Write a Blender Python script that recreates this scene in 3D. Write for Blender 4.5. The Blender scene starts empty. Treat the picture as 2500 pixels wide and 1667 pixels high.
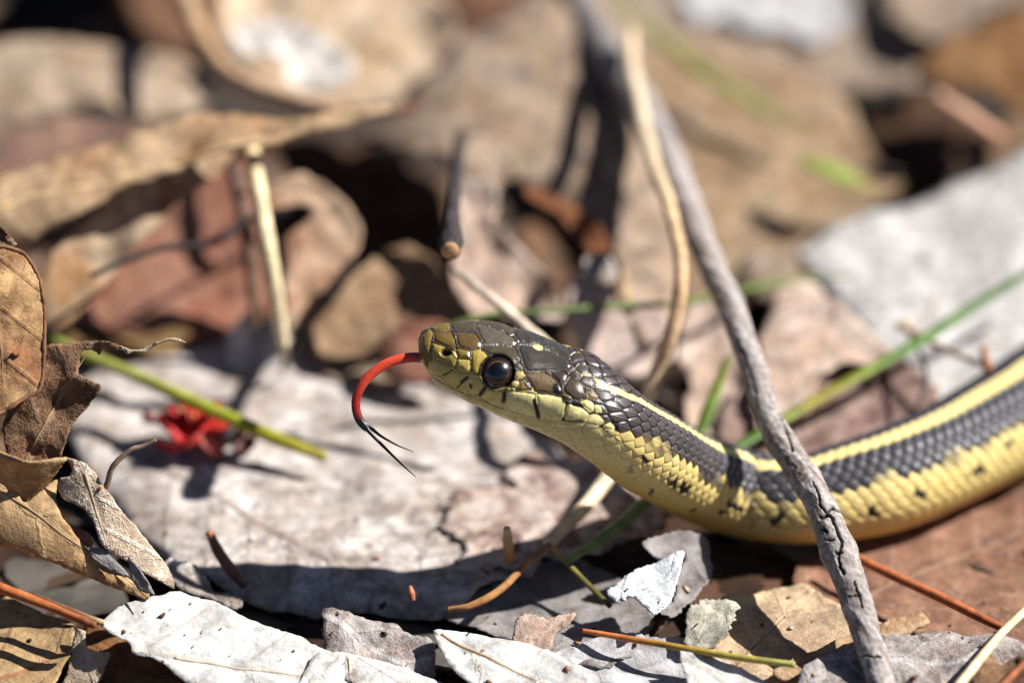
import bpy, math, random
import numpy as np
from mathutils import Vector
from mathutils.geometry import delaunay_2d_cdt

# ------------------------------------------------------------------ camera, sky, sun, exposure
# All builder code below works in millimetres; MM turns them into metres.
MM = 0.001
PITCH = math.radians(28.0)          # camera looks down on the leaf litter
CP, SP = math.cos(PITCH), math.sin(PITCH)
DIST = 650.0                        # mm from lens to the plane of focus (the snake's head)
FRAME_W = 117.0                     # mm of that plane across the frame
PX = FRAME_W / 2500.0
H0 = 32.7                           # height of the picture centre on the focus plane
SUN_TRAVEL = Vector((-0.95, -0.05, -1.0)).normalized()

scene = bpy.context.scene
cam_data = bpy.data.cameras.new("camera")
cam = bpy.data.objects.new("camera", cam_data)
scene.collection.objects.link(cam)
CAM = np.array([0.0, -CP * DIST, H0 + SP * DIST])
cam.location = tuple(CAM * MM)
cam.rotation_euler = (math.pi / 2 - PITCH, 0, 0)
cam_data.sensor_width = 36.0
cam_data.lens = 36.0 * DIST / FRAME_W
cam_data.clip_start = 0.01
cam_data.clip_end = 50.0
cam_data.dof.use_dof = True
cam_data.dof.focus_distance = DIST * MM
cam_data.dof.aperture_fstop = cam_data.lens / 25.0
cam_data.dof.aperture_blades = 9
scene.camera = cam

world = bpy.data.worlds.new("World")
scene.world = world
world.use_nodes = True
wn = world.node_tree
sky = wn.nodes.new("ShaderNodeTexSky")
sky.sky_type = 'NISHITA'
sky.sun_disc = False
sky.air_density = 0.45
sky.dust_density = 0.3
sun_dir = -SUN_TRAVEL
sky.sun_elevation = math.asin(sun_dir.z)
sky.sun_rotation = math.atan2(sun_dir.x, sun_dir.y)
bg = wn.nodes["Background"]
bg.inputs["Strength"].default_value = 0.05
wn.links.new(sky.outputs[0], bg.inputs["Color"])

sun_data = bpy.data.lights.new("sun", 'SUN')
sun_data.energy = 5.0
sun_data.angle = math.radians(0.55)
sun_data.color = (1.0, 0.98, 0.945)
sun = bpy.data.objects.new("sun", sun_data)
sun.rotation_euler = SUN_TRAVEL.to_track_quat('-Z', 'Y').to_euler()
sun.location = (0.3, 0, 0.5)
scene.collection.objects.link(sun)

scene.view_settings.view_transform = 'Standard'
scene.view_settings.look = 'None'
scene.view_settings.exposure = 0.76
scene.view_settings.gamma = 1.0
scene.cycles.use_denoising = True
scene.cycles.max_bounces = 6
scene.cycles.diffuse_bounces = 3
scene.cycles.glossy_bounces = 2
scene.cycles.transmission_bounces = 3
scene.cycles.caustics_reflective = False
scene.cycles.caustics_refractive = False
scene.cycles.sample_clamp_indirect = 4.0

COL = scene.collection
rng = np.random.default_rng(7)

# ------------------------------------------------------------------ geometry helpers
def lin(r, g, b):
    o = []
    for v in (r, g, b):
        v /= 255.0
        o.append(v / 12.92 if v <= 0.04045 else ((v + 0.055) / 1.055) ** 2.4)
    return tuple(o)

def P(px, py, W=0.0):
    """point seen at photo pixel (px, py), W mm behind the plane of focus"""
    k = (DIST + W) / DIST
    R = (px - 1250.0) * PX * k
    U = (833.5 - py) * PX * k
    return np.array([R, CP * W + SP * U, H0 + CP * U - SP * W])

def G(px, py, z):
    """point seen at photo pixel (px, py) that lies z mm above the ground"""
    d = P(px, py) - CAM
    return CAM + d * ((z * 1.16 - CAM[2]) / d[2])

def on_plane(px, py, p0, n):
    d = P(px, py) - CAM
    return CAM + d * (np.dot(p0 - CAM, n) / np.dot(d, n))

def proj(v):
    """world mm (N,3) -> photo pixels (N,2)"""
    q = v - CAM
    w = q[:, 1] * CP - q[:, 2] * SP
    u = q[:, 1] * SP + q[:, 2] * CP
    k = DIST / w
    return np.stack([1250.0 + q[:, 0] * k / PX, 833.5 - u * k / PX], 1)

def unit(v):
    v = np.asarray(v, float)
    return v / np.linalg.norm(v)

def hash2(i, j, seed=0):
    h = np.sin(i * 127.1 + j * 311.7 + seed * 74.7) * 43758.5453
    return h - np.floor(h)

def vnoise(x, y, seed=0):
    xi, yi = np.floor(x), np.floor(y)
    fx, fy = x - xi, y - yi
    fx = fx * fx * (3 - 2 * fx); fy = fy * fy * (3 - 2 * fy)
    a = hash2(xi, yi, seed); b = hash2(xi + 1, yi, seed)
    c = hash2(xi, yi + 1, seed); d = hash2(xi + 1, yi + 1, seed)
    return (a + (b - a) * fx) * (1 - fy) + (c + (d - c) * fx) * fy

def fbm(x, y, seed=0, octs=4):
    t, amp, tot = 0.0, 1.0, 0.0
    for o in range(octs):
        t = t + amp * (vnoise(x * 2 ** o, y * 2 ** o, seed + o * 13) - 0.5)
        tot += amp; amp *= 0.5
    return 2 * t / tot

def smooth(e0, e1, x):
    t = np.clip((x - e0) / (e1 - e0), 0, 1)
    return t * t * (3 - 2 * t)

def seg_dist(pts, a, b):
    ab = b - a
    t = np.clip(((pts - a) @ ab) / (ab @ ab + 1e-12), 0, 1)
    return np.linalg.norm(pts - a - t[:, None] * ab, axis=1)

def poly_dist(pts, poly, closed=True):
    poly = np.asarray(poly, float)
    d = np.full(len(pts), 1e9)
    n = len(poly)
    for i in range(n if closed else n - 1):
        d = np.minimum(d, seg_dist(pts, poly[i], poly[(i + 1) % n]))
    return d

def in_poly(pts, poly):
    poly = np.asarray(poly, float)
    x, y = pts[:, 0], pts[:, 1]
    c = np.zeros(len(pts), bool)
    j = len(poly) - 1
    for i in range(len(poly)):
        xi, yi = poly[i]; xj, yj = poly[j]
        if yi != yj:
            c ^= ((yi > y) != (yj > y)) & (x < (xj - xi) * (y - yi) / (yj - yi) + xi)
        j = i
    return c

def catmull(pts, n):
    """n points, evenly spaced in parameter, on a Catmull-Rom curve"""
    p = np.asarray(pts, float)
    p = np.vstack([2 * p[0] - p[1], p, 2 * p[-1] - p[-2]])
    t = np.linspace(0, len(p) - 3 - 1e-9, n)
    i = t.astype(int); f = (t - i)[:, None]
    a, b, c, d = p[i], p[i + 1], p[i + 2], p[i + 3]
    return 0.5 * (2 * b + (c - a) * f + (2 * a - 5 * b + 4 * c - d) * f ** 2 + (3 * b - a - 3 * c + d) * f ** 3)

def make_obj(name, verts, faces, mat, loc=None, parent=None, color=None, uv=None, smooth_shade=True):
    """verts in world mm; loc = origin in world mm"""
    verts = np.asarray(verts, float)
    if loc is None:
        loc = np.array([0.0, 0.0, 0.0])
    base = np.asarray(loc, float)
    me = bpy.data.meshes.new(name)
    lv = (verts - base) * MM
    faces = np.asarray(faces) if not isinstance(faces, list) else faces
    if isinstance(faces, np.ndarray):
        nf, k = faces.shape
        me.vertices.add(len(lv)); me.vertices.foreach_set("co", lv.ravel())
        me.loops.add(nf * k); me.loops.foreach_set("vertex_index", faces.ravel().astype(np.int32))
        me.polygons.add(nf); me.polygons.foreach_set("loop_start", np.arange(0, nf * k, k, dtype=np.int32))
        me.update(calc_edges=True)
        me.validate()
    else:
        me.from_pydata([tuple(v) for v in lv], [], faces)
        me.update()
    if smooth_shade:
        me.polygons.foreach_set("use_smooth", np.ones(len(me.polygons), bool))
    if color is not None:
        at = me.color_attributes.new("Col", 'FLOAT_COLOR', 'POINT')
        c4 = np.ones((len(lv), 4)); c4[:, :color.shape[1]] = color
        at.data.foreach_set("color", c4.ravel())
    if uv is not None:
        ul = me.uv_layers.new(name="UVMap")
        idx = np.empty(len(me.loops), np.int32); me.loops.foreach_get("vertex_index", idx)
        ul.data.foreach_set("uv", uv[idx].ravel())
    if mat is not None:
        me.materials.append(mat)
    o = bpy.data.objects.new(name, me)
    COL.objects.link(o)
    if parent is not None:
        o.parent = parent
        pl = np.array(parent["origin_mm"][:])
        o.location = tuple((base - pl) * MM)
    else:
        o.location = tuple(base * MM)
    o["origin_mm"] = [float(v) for v in base]
    return o

def tag(o, label=None, category=None, group=None, kind=None):
    if label: o["label"] = label
    if category: o["category"] = category
    if group: o["group"] = group
    if kind: o["kind"] = kind
    return o

def grid_faces(nr, nc, wrap=True):
    i = np.arange(nr - 1)[:, None]; j = np.arange(nc if wrap else nc - 1)[None, :]
    a = i * nc + j; b = i * nc + (j + 1) % nc
    return np.stack([a, b, b + nc, a + nc], -1).reshape(-1, 4)

def tube_mesh(path, rad, nseg=12, flat=1.0, up=(0, 0, 1), rough=0.0, rl=2.0, seed=0, cap=True):
    """closed tube along path (mm); returns verts, faces"""
    path = np.asarray(path, float); n = len(path)
    rad = np.broadcast_to(np.asarray(rad, float), (n,))
    T = np.gradient(path, axis=0); T /= np.linalg.norm(T, axis=1)[:, None] + 1e-12
    upv = np.asarray(up, float)
    S = np.cross(T, upv); S /= np.linalg.norm(S, axis=1)[:, None] + 1e-9
    N = np.cross(S, T)
    s = np.r_[0, np.cumsum(np.linalg.norm(np.diff(path, axis=0), axis=1))]
    th = np.linspace(0, 2 * np.pi, nseg, endpoint=False)
    r = rad[:, None] * np.ones((1, nseg))
    if rough:
        xx = np.cos(th)[None, :] * 1.3 + s[:, None] / rl
        yy = np.sin(th)[None, :] * 1.3 + 5 + s[:, None] / rl * 0.3
        r = r * (1 + rough * fbm(xx, yy, seed, 3))
    v = path[:, None, :] + r[..., None] * (np.cos(th)[None, :, None] * S[:, None, :] + flat * np.sin(th)[None, :, None] * N[:, None, :])
    v = v.reshape(-1, 3)
    f = [tuple(q) for q in grid_faces(n, nseg)]
    if cap:
        f.append(tuple(range(nseg))[::-1])
        f.append(tuple(range((n - 1) * nseg, n * nseg)))
    return v, f

# ------------------------------------------------------------------ materials
def new_mat(name):
    m = bpy.data.materials.new(name); m.use_nodes = True
    nt = m.node_tree; nt.nodes.clear()
    out = nt.nodes.new("ShaderNodeOutputMaterial")
    return m, nt, out

def N(nt, typ, **kw):
    n = nt.nodes.new(typ)
    for k, v in kw.items():
        if k.startswith("i_"):
            key = k[2:]
            n.inputs[int(key) if key.isdigit() else key.replace("_", " ")].default_value = v
        else:
            setattr(n, k, v)
    return n

def math_node(nt, op, a, b=None, clamp=False):
    n = nt.nodes.new("ShaderNodeMath"); n.operation = op; n.use_clamp = clamp
    for i, v in enumerate((a, b)):
        if v is None: continue
        if isinstance(v, (int, float)): n.inputs[i].default_value = v
        else: nt.links.new(v, n.inputs[i])
    return n.outputs[0]

def maprange(nt, v, a, b, c=0.0, d=1.0):
    n = nt.nodes.new("ShaderNodeMapRange"); n.interpolation_type = 'SMOOTHSTEP'
    nt.links.new(v, n.inputs[0])
    for i, x in enumerate((a, b, c, d)): n.inputs[i + 1].default_value = x
    return n.outputs[0]

def mixc(nt, f, a, b, blend='MIX'):
    n = nt.nodes.new("ShaderNodeMix"); n.data_type = 'RGBA'; n.blend_type = blend
    if isinstance(f, (int, float)): n.inputs[0].default_value = f
    else: nt.links.new(f, n.inputs[0])
    for s, v in ((6, a), (7, b)):
        if isinstance(v, tuple): n.inputs[s].default_value = (*v, 1.0)
        else: nt.links.new(v, n.inputs[s])
    return n.outputs[2]

_leaf_mats = {}
def leaf_mat(base, alt, spot=None, spots=0.25, vein=None, vamt=0.35, trans=0.22, blotch=1.1, pitch=1.5, net=0.35, rough=0.8, seed=0, bump=1.0):
    key = (base, alt, spot, spots, vein, vamt, trans, blotch, pitch, net, rough, seed, bump)
    if key in _leaf_mats: return _leaf_mats[key]
    m, nt, out = new_mat("dry_leaf")
    L = nt.links
    uvn = N(nt, "ShaderNodeUVMap")
    off = N(nt, "ShaderNodeVectorMath", operation='ADD'); off.inputs[1].default_value = (seed * 3.7, seed * 1.9, seed * 2.3)
    L.new(uvn.outputs[0], off.inputs[0])
    vec = off.outputs[0]
    def noise(scale, detail=4.0, rough_=0.6, dist=0.0):
        n = N(nt, "ShaderNodeTexNoise"); n.inputs["Scale"].default_value = scale
        n.inputs["Detail"].default_value = detail; n.inputs["Roughness"].default_value = rough_; n.inputs["Distortion"].default_value = dist
        L.new(vec, n.inputs["Vector"]); return n.outputs[0]
    n1 = noise(blotch, 5, 0.62, 0.4)
    n2 = noise(6.0, 6, 0.65)
    n3 = noise(2.6, 5, 0.7, 0.8)
    n4 = noise(34.0, 2, 0.5)
    col = mixc(nt, maprange(nt, n1, 0.36, 0.64), base, alt)
    # veins in leaf coordinates
    sep = N(nt, "ShaderNodeSeparateXYZ"); L.new(uvn.outputs[0], sep.inputs[0])
    wob = math_node(nt, 'MULTIPLY', math_node(nt, 'SUBTRACT', n3, 0.5), 0.22)
    bw = math_node(nt, 'ADD', sep.outputs[1], wob)
    ab = math_node(nt, 'ABSOLUTE', bw)
    mid = maprange(nt, ab, 0.015, 0.055, 1.0, 0.0)
    q = math_node(nt, 'MULTIPLY', math_node(nt, 'SUBTRACT', math_node(nt, 'ADD', sep.outputs[0], wob), math_node(nt, 'MULTIPLY', ab, 0.9)), pitch)
    fr = math_node(nt, 'FRACT', math_node(nt, 'ADD', q, 20.0))
    sv = maprange(nt, math_node(nt, 'ABSOLUTE', math_node(nt, 'SUBTRACT', fr, 0.5)), 0.015 * pitch, 0.045 * pitch, 1.0, 0.0)
    veins = math_node(nt, 'MAXIMUM', mid, math_node(nt, 'MULTIPLY', sv, 0.7))
    vo = N(nt, "ShaderNodeTexVoronoi", feature='DISTANCE_TO_EDGE'); vo.inputs["Scale"].default_value = 17.0
    wv = N(nt, "ShaderNodeVectorMath", operation='ADD'); wv2 = N(nt, "ShaderNodeVectorMath", operation='SCALE')
    nz = N(nt, "ShaderNodeTexNoise"); nz.inputs["Scale"].default_value = 14.0; L.new(vec, nz.inputs["Vector"])
    L.new(nz.outputs["Color"], wv2.inputs[0]); wv2.inputs["Scale"].default_value = 0.05
    L.new(vec, wv.inputs[0]); L.new(wv2.outputs[0], wv.inputs[1]); L.new(wv.outputs[0], vo.inputs["Vector"])
    netm = maprange(nt, vo.outputs["Distance"], 0.0, 0.16, 1.0, 0.0)
    vc = vein if vein else tuple(min(1, x * 1.25) for x in base)
    col = mixc(nt, math_node(nt, 'MULTIPLY', netm, net * 0.6), col, vc)
    col = mixc(nt, math_node(nt, 'MULTIPLY', veins, vamt), col, vc)
    # value variation, specks and stains
    n5 = noise(blotch * 2.9, 6, 0.7, 0.5)
    val = math_node(nt, 'MULTIPLY', maprange(nt, n2, 0.25, 0.75, 0.76, 1.12), maprange(nt, n5, 0.30, 0.64, 0.58, 1.12))
    comb = N(nt, "ShaderNodeCombineColor"); [L.new(val, comb.inputs[i]) for i in range(3)]
    col = mixc(nt, 1.0, col, comb.outputs[0], 'MULTIPLY')
    sc = spot if spot else tuple(x * 0.28 for x in alt)
    st = math_node(nt, 'MULTIPLY', maprange(nt, n3, 0.54, 0.66), spots)
    col = mixc(nt, st, col, sc)
    sp = math_node(nt, 'MULTIPLY', maprange(nt, n4, 0.68, 0.74), min(0.75, 0.25 + spots))
    col = mixc(nt, sp, col, tuple(x * 0.5 for x in sc))
    h = math_node(nt, 'ADD', math_node(nt, 'MULTIPLY', n2, 0.9), math_node(nt, 'MULTIPLY', netm, 0.30 * net))
    h = math_node(nt, 'ADD', h, math_node(nt, 'MULTIPLY', veins, 0.5))
    bp = N(nt, "ShaderNodeBump"); bp.inputs["Strength"].default_value = 0.7 * bump; bp.inputs["Distance"].default_value = 0.0003
    L.new(h, bp.inputs["Height"])
    pb = N(nt, "ShaderNodeBsdfPrincipled"); pb.inputs["Roughness"].default_value = rough
    pb.inputs["Specular IOR Level"].default_value = 0.25
    L.new(col, pb.inputs["Base Color"]); L.new(bp.outputs[0], pb.inputs["Normal"])
    tr = N(nt, "ShaderNodeBsdfTranslucent")
    tcol = mixc(nt, 1.0, col, (1.0, 0.78, 0.52), 'MULTIPLY')
    L.new(tcol, tr.inputs["Color"])
    mx = N(nt, "ShaderNodeMixShader"); mx.inputs[0].default_value = trans
    L.new(pb.outputs[0], mx.inputs[1]); L.new(tr.outputs[0], mx.inputs[2]); L.new(mx.outputs[0], out.inputs["Surface"])
    _leaf_mats[key] = m
    return m

def vcol_mat(name, rough=0.6, spec=0.4, nscale=900.0, namt=0.3, bump=0.0001, trans=0.0, coat=0.0, coat_rough=0.1):
    """colour from the mesh's own colour attribute, broken up by fine noise"""
    m, nt, out = new_mat(name); L = nt.links
    at = N(nt, "ShaderNodeVertexColor", layer_name="Col")
    tc = N(nt, "ShaderNodeTexCoord")
    n = N(nt, "ShaderNodeTexNoise"); n.inputs["Scale"].default_value = nscale; n.inputs["Detail"].default_value = 5
    L.new(tc.outputs["Object"], n.inputs["Vector"])
    v = maprange(nt, n.outputs[0], 0.25, 0.75, 1 - namt, 1 + namt)
    cb = N(nt, "ShaderNodeCombineColor"); [L.new(v, cb.inputs[i]) for i in range(3)]
    col = mixc(nt, 1.0, at.outputs[0], cb.outputs[0], 'MULTIPLY')
    pb = N(nt, "ShaderNodeBsdfPrincipled"); pb.inputs["Roughness"].default_value = rough
    pb.inputs["Specular IOR Level"].default_value = spec
    pb.inputs["Coat Weight"].default_value = coat; pb.inputs["Coat Roughness"].default_value = coat_rough
    L.new(col, pb.inputs["Base Color"])
    if bump:
        bp = N(nt, "ShaderNodeBump"); bp.inputs["Strength"].default_value = 0.6; bp.inputs["Distance"].default_value = bump
        L.new(n.outputs[0], bp.inputs["Height"]); L.new(bp.outputs[0], pb.inputs["Normal"])
    if trans:
        tr = N(nt, "ShaderNodeBsdfTranslucent"); L.new(col, tr.inputs["Color"])
        mx = N(nt, "ShaderNodeMixShader"); mx.inputs[0].default_value = trans
        L.new(pb.outputs[0], mx.inputs[1]); L.new(tr.outputs[0], mx.inputs[2]); L.new(mx.outputs[0], out.inputs["Surface"])
    else:
        L.new(pb.outputs[0], out.inputs["Surface"])
    return m, nt, pb

MAT_STEM = vcol_mat("dry_stem", 0.7, 0.3, 700, 0.28, 0.0002)[0]
MAT_BARK = vcol_mat("twig_bark", 0.85, 0.2, 1500, 0.38, 0.00025)[0]
MAT_GRASS = vcol_mat("grass_blade", 0.45, 0.45, 500, 0.22, 0.0001, trans=0.3)[0]
MAT_PETAL = vcol_mat("petal", 0.55, 0.4, 600, 0.3, 0.0001, trans=0.3)[0]
MAT_LITTER = vcol_mat("leaf_litter", 0.8, 0.25, 160, 0.4, 0.0004, trans=0.2)[0]

# ------------------------------------------------------------------ ground
def build_ground():
    n = 141
    t = np.linspace(-1, 1, n)
    ax = np.sign(t) * (np.abs(t) * 220 + np.abs(t) ** 6 * 2400)
    X, Y = np.meshgrid(ax, ax + 40)
    r = np.hypot(X, Y)
    Z = -5.0 + 3.2 * fbm(X / 26, Y / 26, 3, 5) + 1.2 * fbm(X / 6, Y / 6, 9, 3) + smooth(150, 500, r) * 12 * fbm(X / 160, Y / 160, 5, 3)
    v = np.stack([X.ravel(), Y.ravel(), Z.ravel()], 1)
    m, nt, out = new_mat("forest_soil"); L = nt.links
    tc = N(nt, "ShaderNodeTexCoord")
    n1 = N(nt, "ShaderNodeTexNoise"); n1.inputs["Scale"].default_value = 60; n1.inputs["Detail"].default_value = 8; n1.inputs["Roughness"].default_value = 0.7
    n2 = N(nt, "ShaderNodeTexNoise"); n2.inputs["Scale"].default_value = 500; n2.inputs["Detail"].default_value = 5
    L.new(tc.outputs["Object"], n1.inputs["Vector"]); L.new(tc.outputs["Object"], n2.inputs["Vector"])
    c = mixc(nt, maprange(nt, n1.outputs[0], 0.35, 0.65), (0.016, 0.011, 0.008), (0.05, 0.033, 0.022))
    c = mixc(nt, maprange(nt, n2.outputs[0], 0.6, 0.7), c, (0.10, 0.07, 0.045))
    pb = N(nt, "ShaderNodeBsdfPrincipled"); pb.inputs["Roughness"].default_value = 0.95
    bp = N(nt, "ShaderNodeBump"); bp.inputs["Distance"].default_value = 0.002; L.new(n2.outputs[0], bp.inputs["Height"])
    L.new(bp.outputs[0], pb.inputs["Normal"]); L.new(c, pb.inputs["Base Color"]); L.new(pb.outputs[0], out.inputs["Surface"])
    o = make_obj("ground", v, grid_faces(n, n, False), m)
    tag(o, "dark brown woodland soil under the dead leaves", kind="structure")
build_ground()

def leaf_outline(kind, r):
    """outline (a along, b across), unit length, of one fallen leaf"""
    t = np.linspace(0, 2 * np.pi, 46, endpoint=False)
    if kind == 0:      # beech-like oval
        a = np.cos(t) * 0.5; b = np.sin(t) * 0.27 * (1 - 0.25 * np.cos(t))
    elif kind == 1:    # lobed like oak
        w = 0.25 * (1 + 0.32 * np.cos(7 * t + 0.4)); a = np.cos(t) * 0.5; b = np.sin(t) * w * (1.1 + 0.2 * np.cos(t))
    else:              # maple-like
        rr = 0.38 * (1 + 0.26 * np.cos(5 * t) + 0.07 * np.cos(15 * t)); a = rr * np.cos(t); b = rr * np.sin(t)
    return np.stack([a, b], 1) * (1 + 0.05 * r.standard_normal((len(t), 1)))

def z_cap(Z):
    Z = Z - max(0.0, Z.max() + 0.4)
    return Z

def build_litter():
    """the uncountable under-layer of dead leaves, below and around the ones that can be told apart"""
    r = np.random.default_rng(21)
    V, F, C = [], [], []
    base = 0
    tones = [lin(150, 118, 92), lin(120, 88, 66), lin(172, 150, 128), lin(98, 70, 52), lin(140, 100, 78), lin(160, 150, 140)]
    for i in range(620):
        if i < 300: x, y = r.uniform(-85, 85), r.uniform(-70, 110)
        else:
            x, y = r.uniform(-330, 330), r.uniform(-230, 360)
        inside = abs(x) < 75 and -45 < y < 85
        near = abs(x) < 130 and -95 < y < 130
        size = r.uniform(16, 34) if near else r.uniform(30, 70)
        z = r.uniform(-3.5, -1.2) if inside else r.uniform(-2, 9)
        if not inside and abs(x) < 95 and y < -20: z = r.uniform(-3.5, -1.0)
        ol = leaf_outline(int(r.integers(0, 3)), r) * size
        rings = [np.array([[0, 0]])] + [ol * k for k in (0.35, 0.7, 1.0)]
        p = np.vstack(rings)
        ang = r.uniform(0, 6.28); tilt = r.normal(0, 0.16 if inside else 0.28, 2)
        cup = r.uniform(-0.2, 0.35) / size
        zz = cup * (p[:, 1] ** 2) + r.uniform(-0.1, 0.2) / size * p[:, 0] ** 2 + 0.7 * fbm(p[:, 0] / 5, p[:, 1] / 5, i, 2)
        if inside: zz = np.clip(zz, -2, 1.2)
        X = x + p[:, 0] * math.cos(ang) - p[:, 1] * math.sin(ang)
        Y = y + p[:, 0] * math.sin(ang) + p[:, 1] * math.cos(ang)
        Z = z + zz + tilt[0] * (X - x) * 0.5 + tilt[1] * (Y - y) * 0.5
        q_ = proj(np.stack([X, Y, Z], 1))
        vis = ((q_[:, 0] > -60) & (q_[:, 0] < 2560) & (q_[:, 1] > -300) & (q_[:, 1] < 1740)).any()
        if vis: Z = z_cap(Z)
        V.append(np.stack([X, Y, Z], 1))
        n = len(ol)
        for j in range(n):
            k = (j + 1) % n
            F.append((base, base + 1 + j, base + 1 + k))
            for q in range(2):
                a0 = base + 1 + q * n
                F.append((a0 + j, a0 + n + j, a0 + n + k)); F.append((a0 + j, a0 + n + k, a0 + k))
        c = np.array(tones[int(r.integers(0, len(tones)))]) * (r.uniform(0.15, 0.42) if inside else r.uniform(0.6, 1.0))  # litter in view coloured darker to stand for shade in the gaps
        C.append(np.tile(c, (len(p), 1)) * (1 + 0.25 * fbm(p[:, 0] / 4, p[:, 1] / 4, i + 5, 3))[:, None])
        base += len(p)
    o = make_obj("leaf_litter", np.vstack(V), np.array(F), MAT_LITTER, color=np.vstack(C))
    tag(o, "matted under-layer of brown dead leaves covering the soil", "leaf litter", kind="stuff")
build_litter()

# ------------------------------------------------------------------ the snake
# upper and lower outline of head and body, paired across the animal (photo pixels), with depth behind the focus plane
CH = [((1029.5, 826), (1029.5, 886)), ((1035, 813), (1034, 898)), ((1048, 802), (1041, 907)), ((1072, 792), (1054, 919)), ((1099, 787), (1074, 938)),
      ((1138, 784.6), (1100, 957)), ((1182, 784), (1135, 974)), ((1212, 788), (1165, 989)), ((1254, 800), (1200, 1005)),
      ((1304, 814), (1240, 1023)), ((1358, 836), (1286, 1041)), ((1391, 848), (1310, 1051)), ((1420, 856), (1331, 1061)),
      ((1447, 866), (1345, 1067)), ((1468, 881), (1356, 1072)), ((1489, 899), (1366, 1077)), ((1510, 916), (1380, 1084)),
      ((1540, 945), (1412, 1105)), ((1579, 977), (1459, 1139)), ((1608, 996), (1505, 1175)), ((1653, 1025), (1560, 1207)),
      ((1683, 1046), (1600, 1230)), ((1727, 1069), (1650, 1257)), ((1787, 1090), (1720, 1286)), ((1832, 1104), (1785, 1306)),
      ((1876, 1112), (1850, 1318)), ((1930, 1115), (1925, 1324)), ((1980, 1110), (2000, 1323)), ((2043, 1088), (2090, 1314)),
      ((2114, 1064), (2186, 1296)), ((2186, 1036), (2270, 1266)), ((2257, 1004), (2365, 1224)), ((2329, 961), (2450, 1184)),
      ((2400, 918), (2530, 1145)), ((2500, 850), (2640, 1070)), ((2620, 760), (2760, 970)), ((2750, 650), (2890, 850)),
      ((2920, 520), (3050, 700)), ((3130, 400), (3220, 560)), ((3400, 330), (3430, 480))]
CH = np.array(CH, float)

def body_z(cx):
    """height of the spine above the ground where the body lies down"""
    return np.interp(cx, [1700, 1800, 1950, 2500, 3500], [8.5, 7.0, 6.6, 6.8, 6.0])

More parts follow.
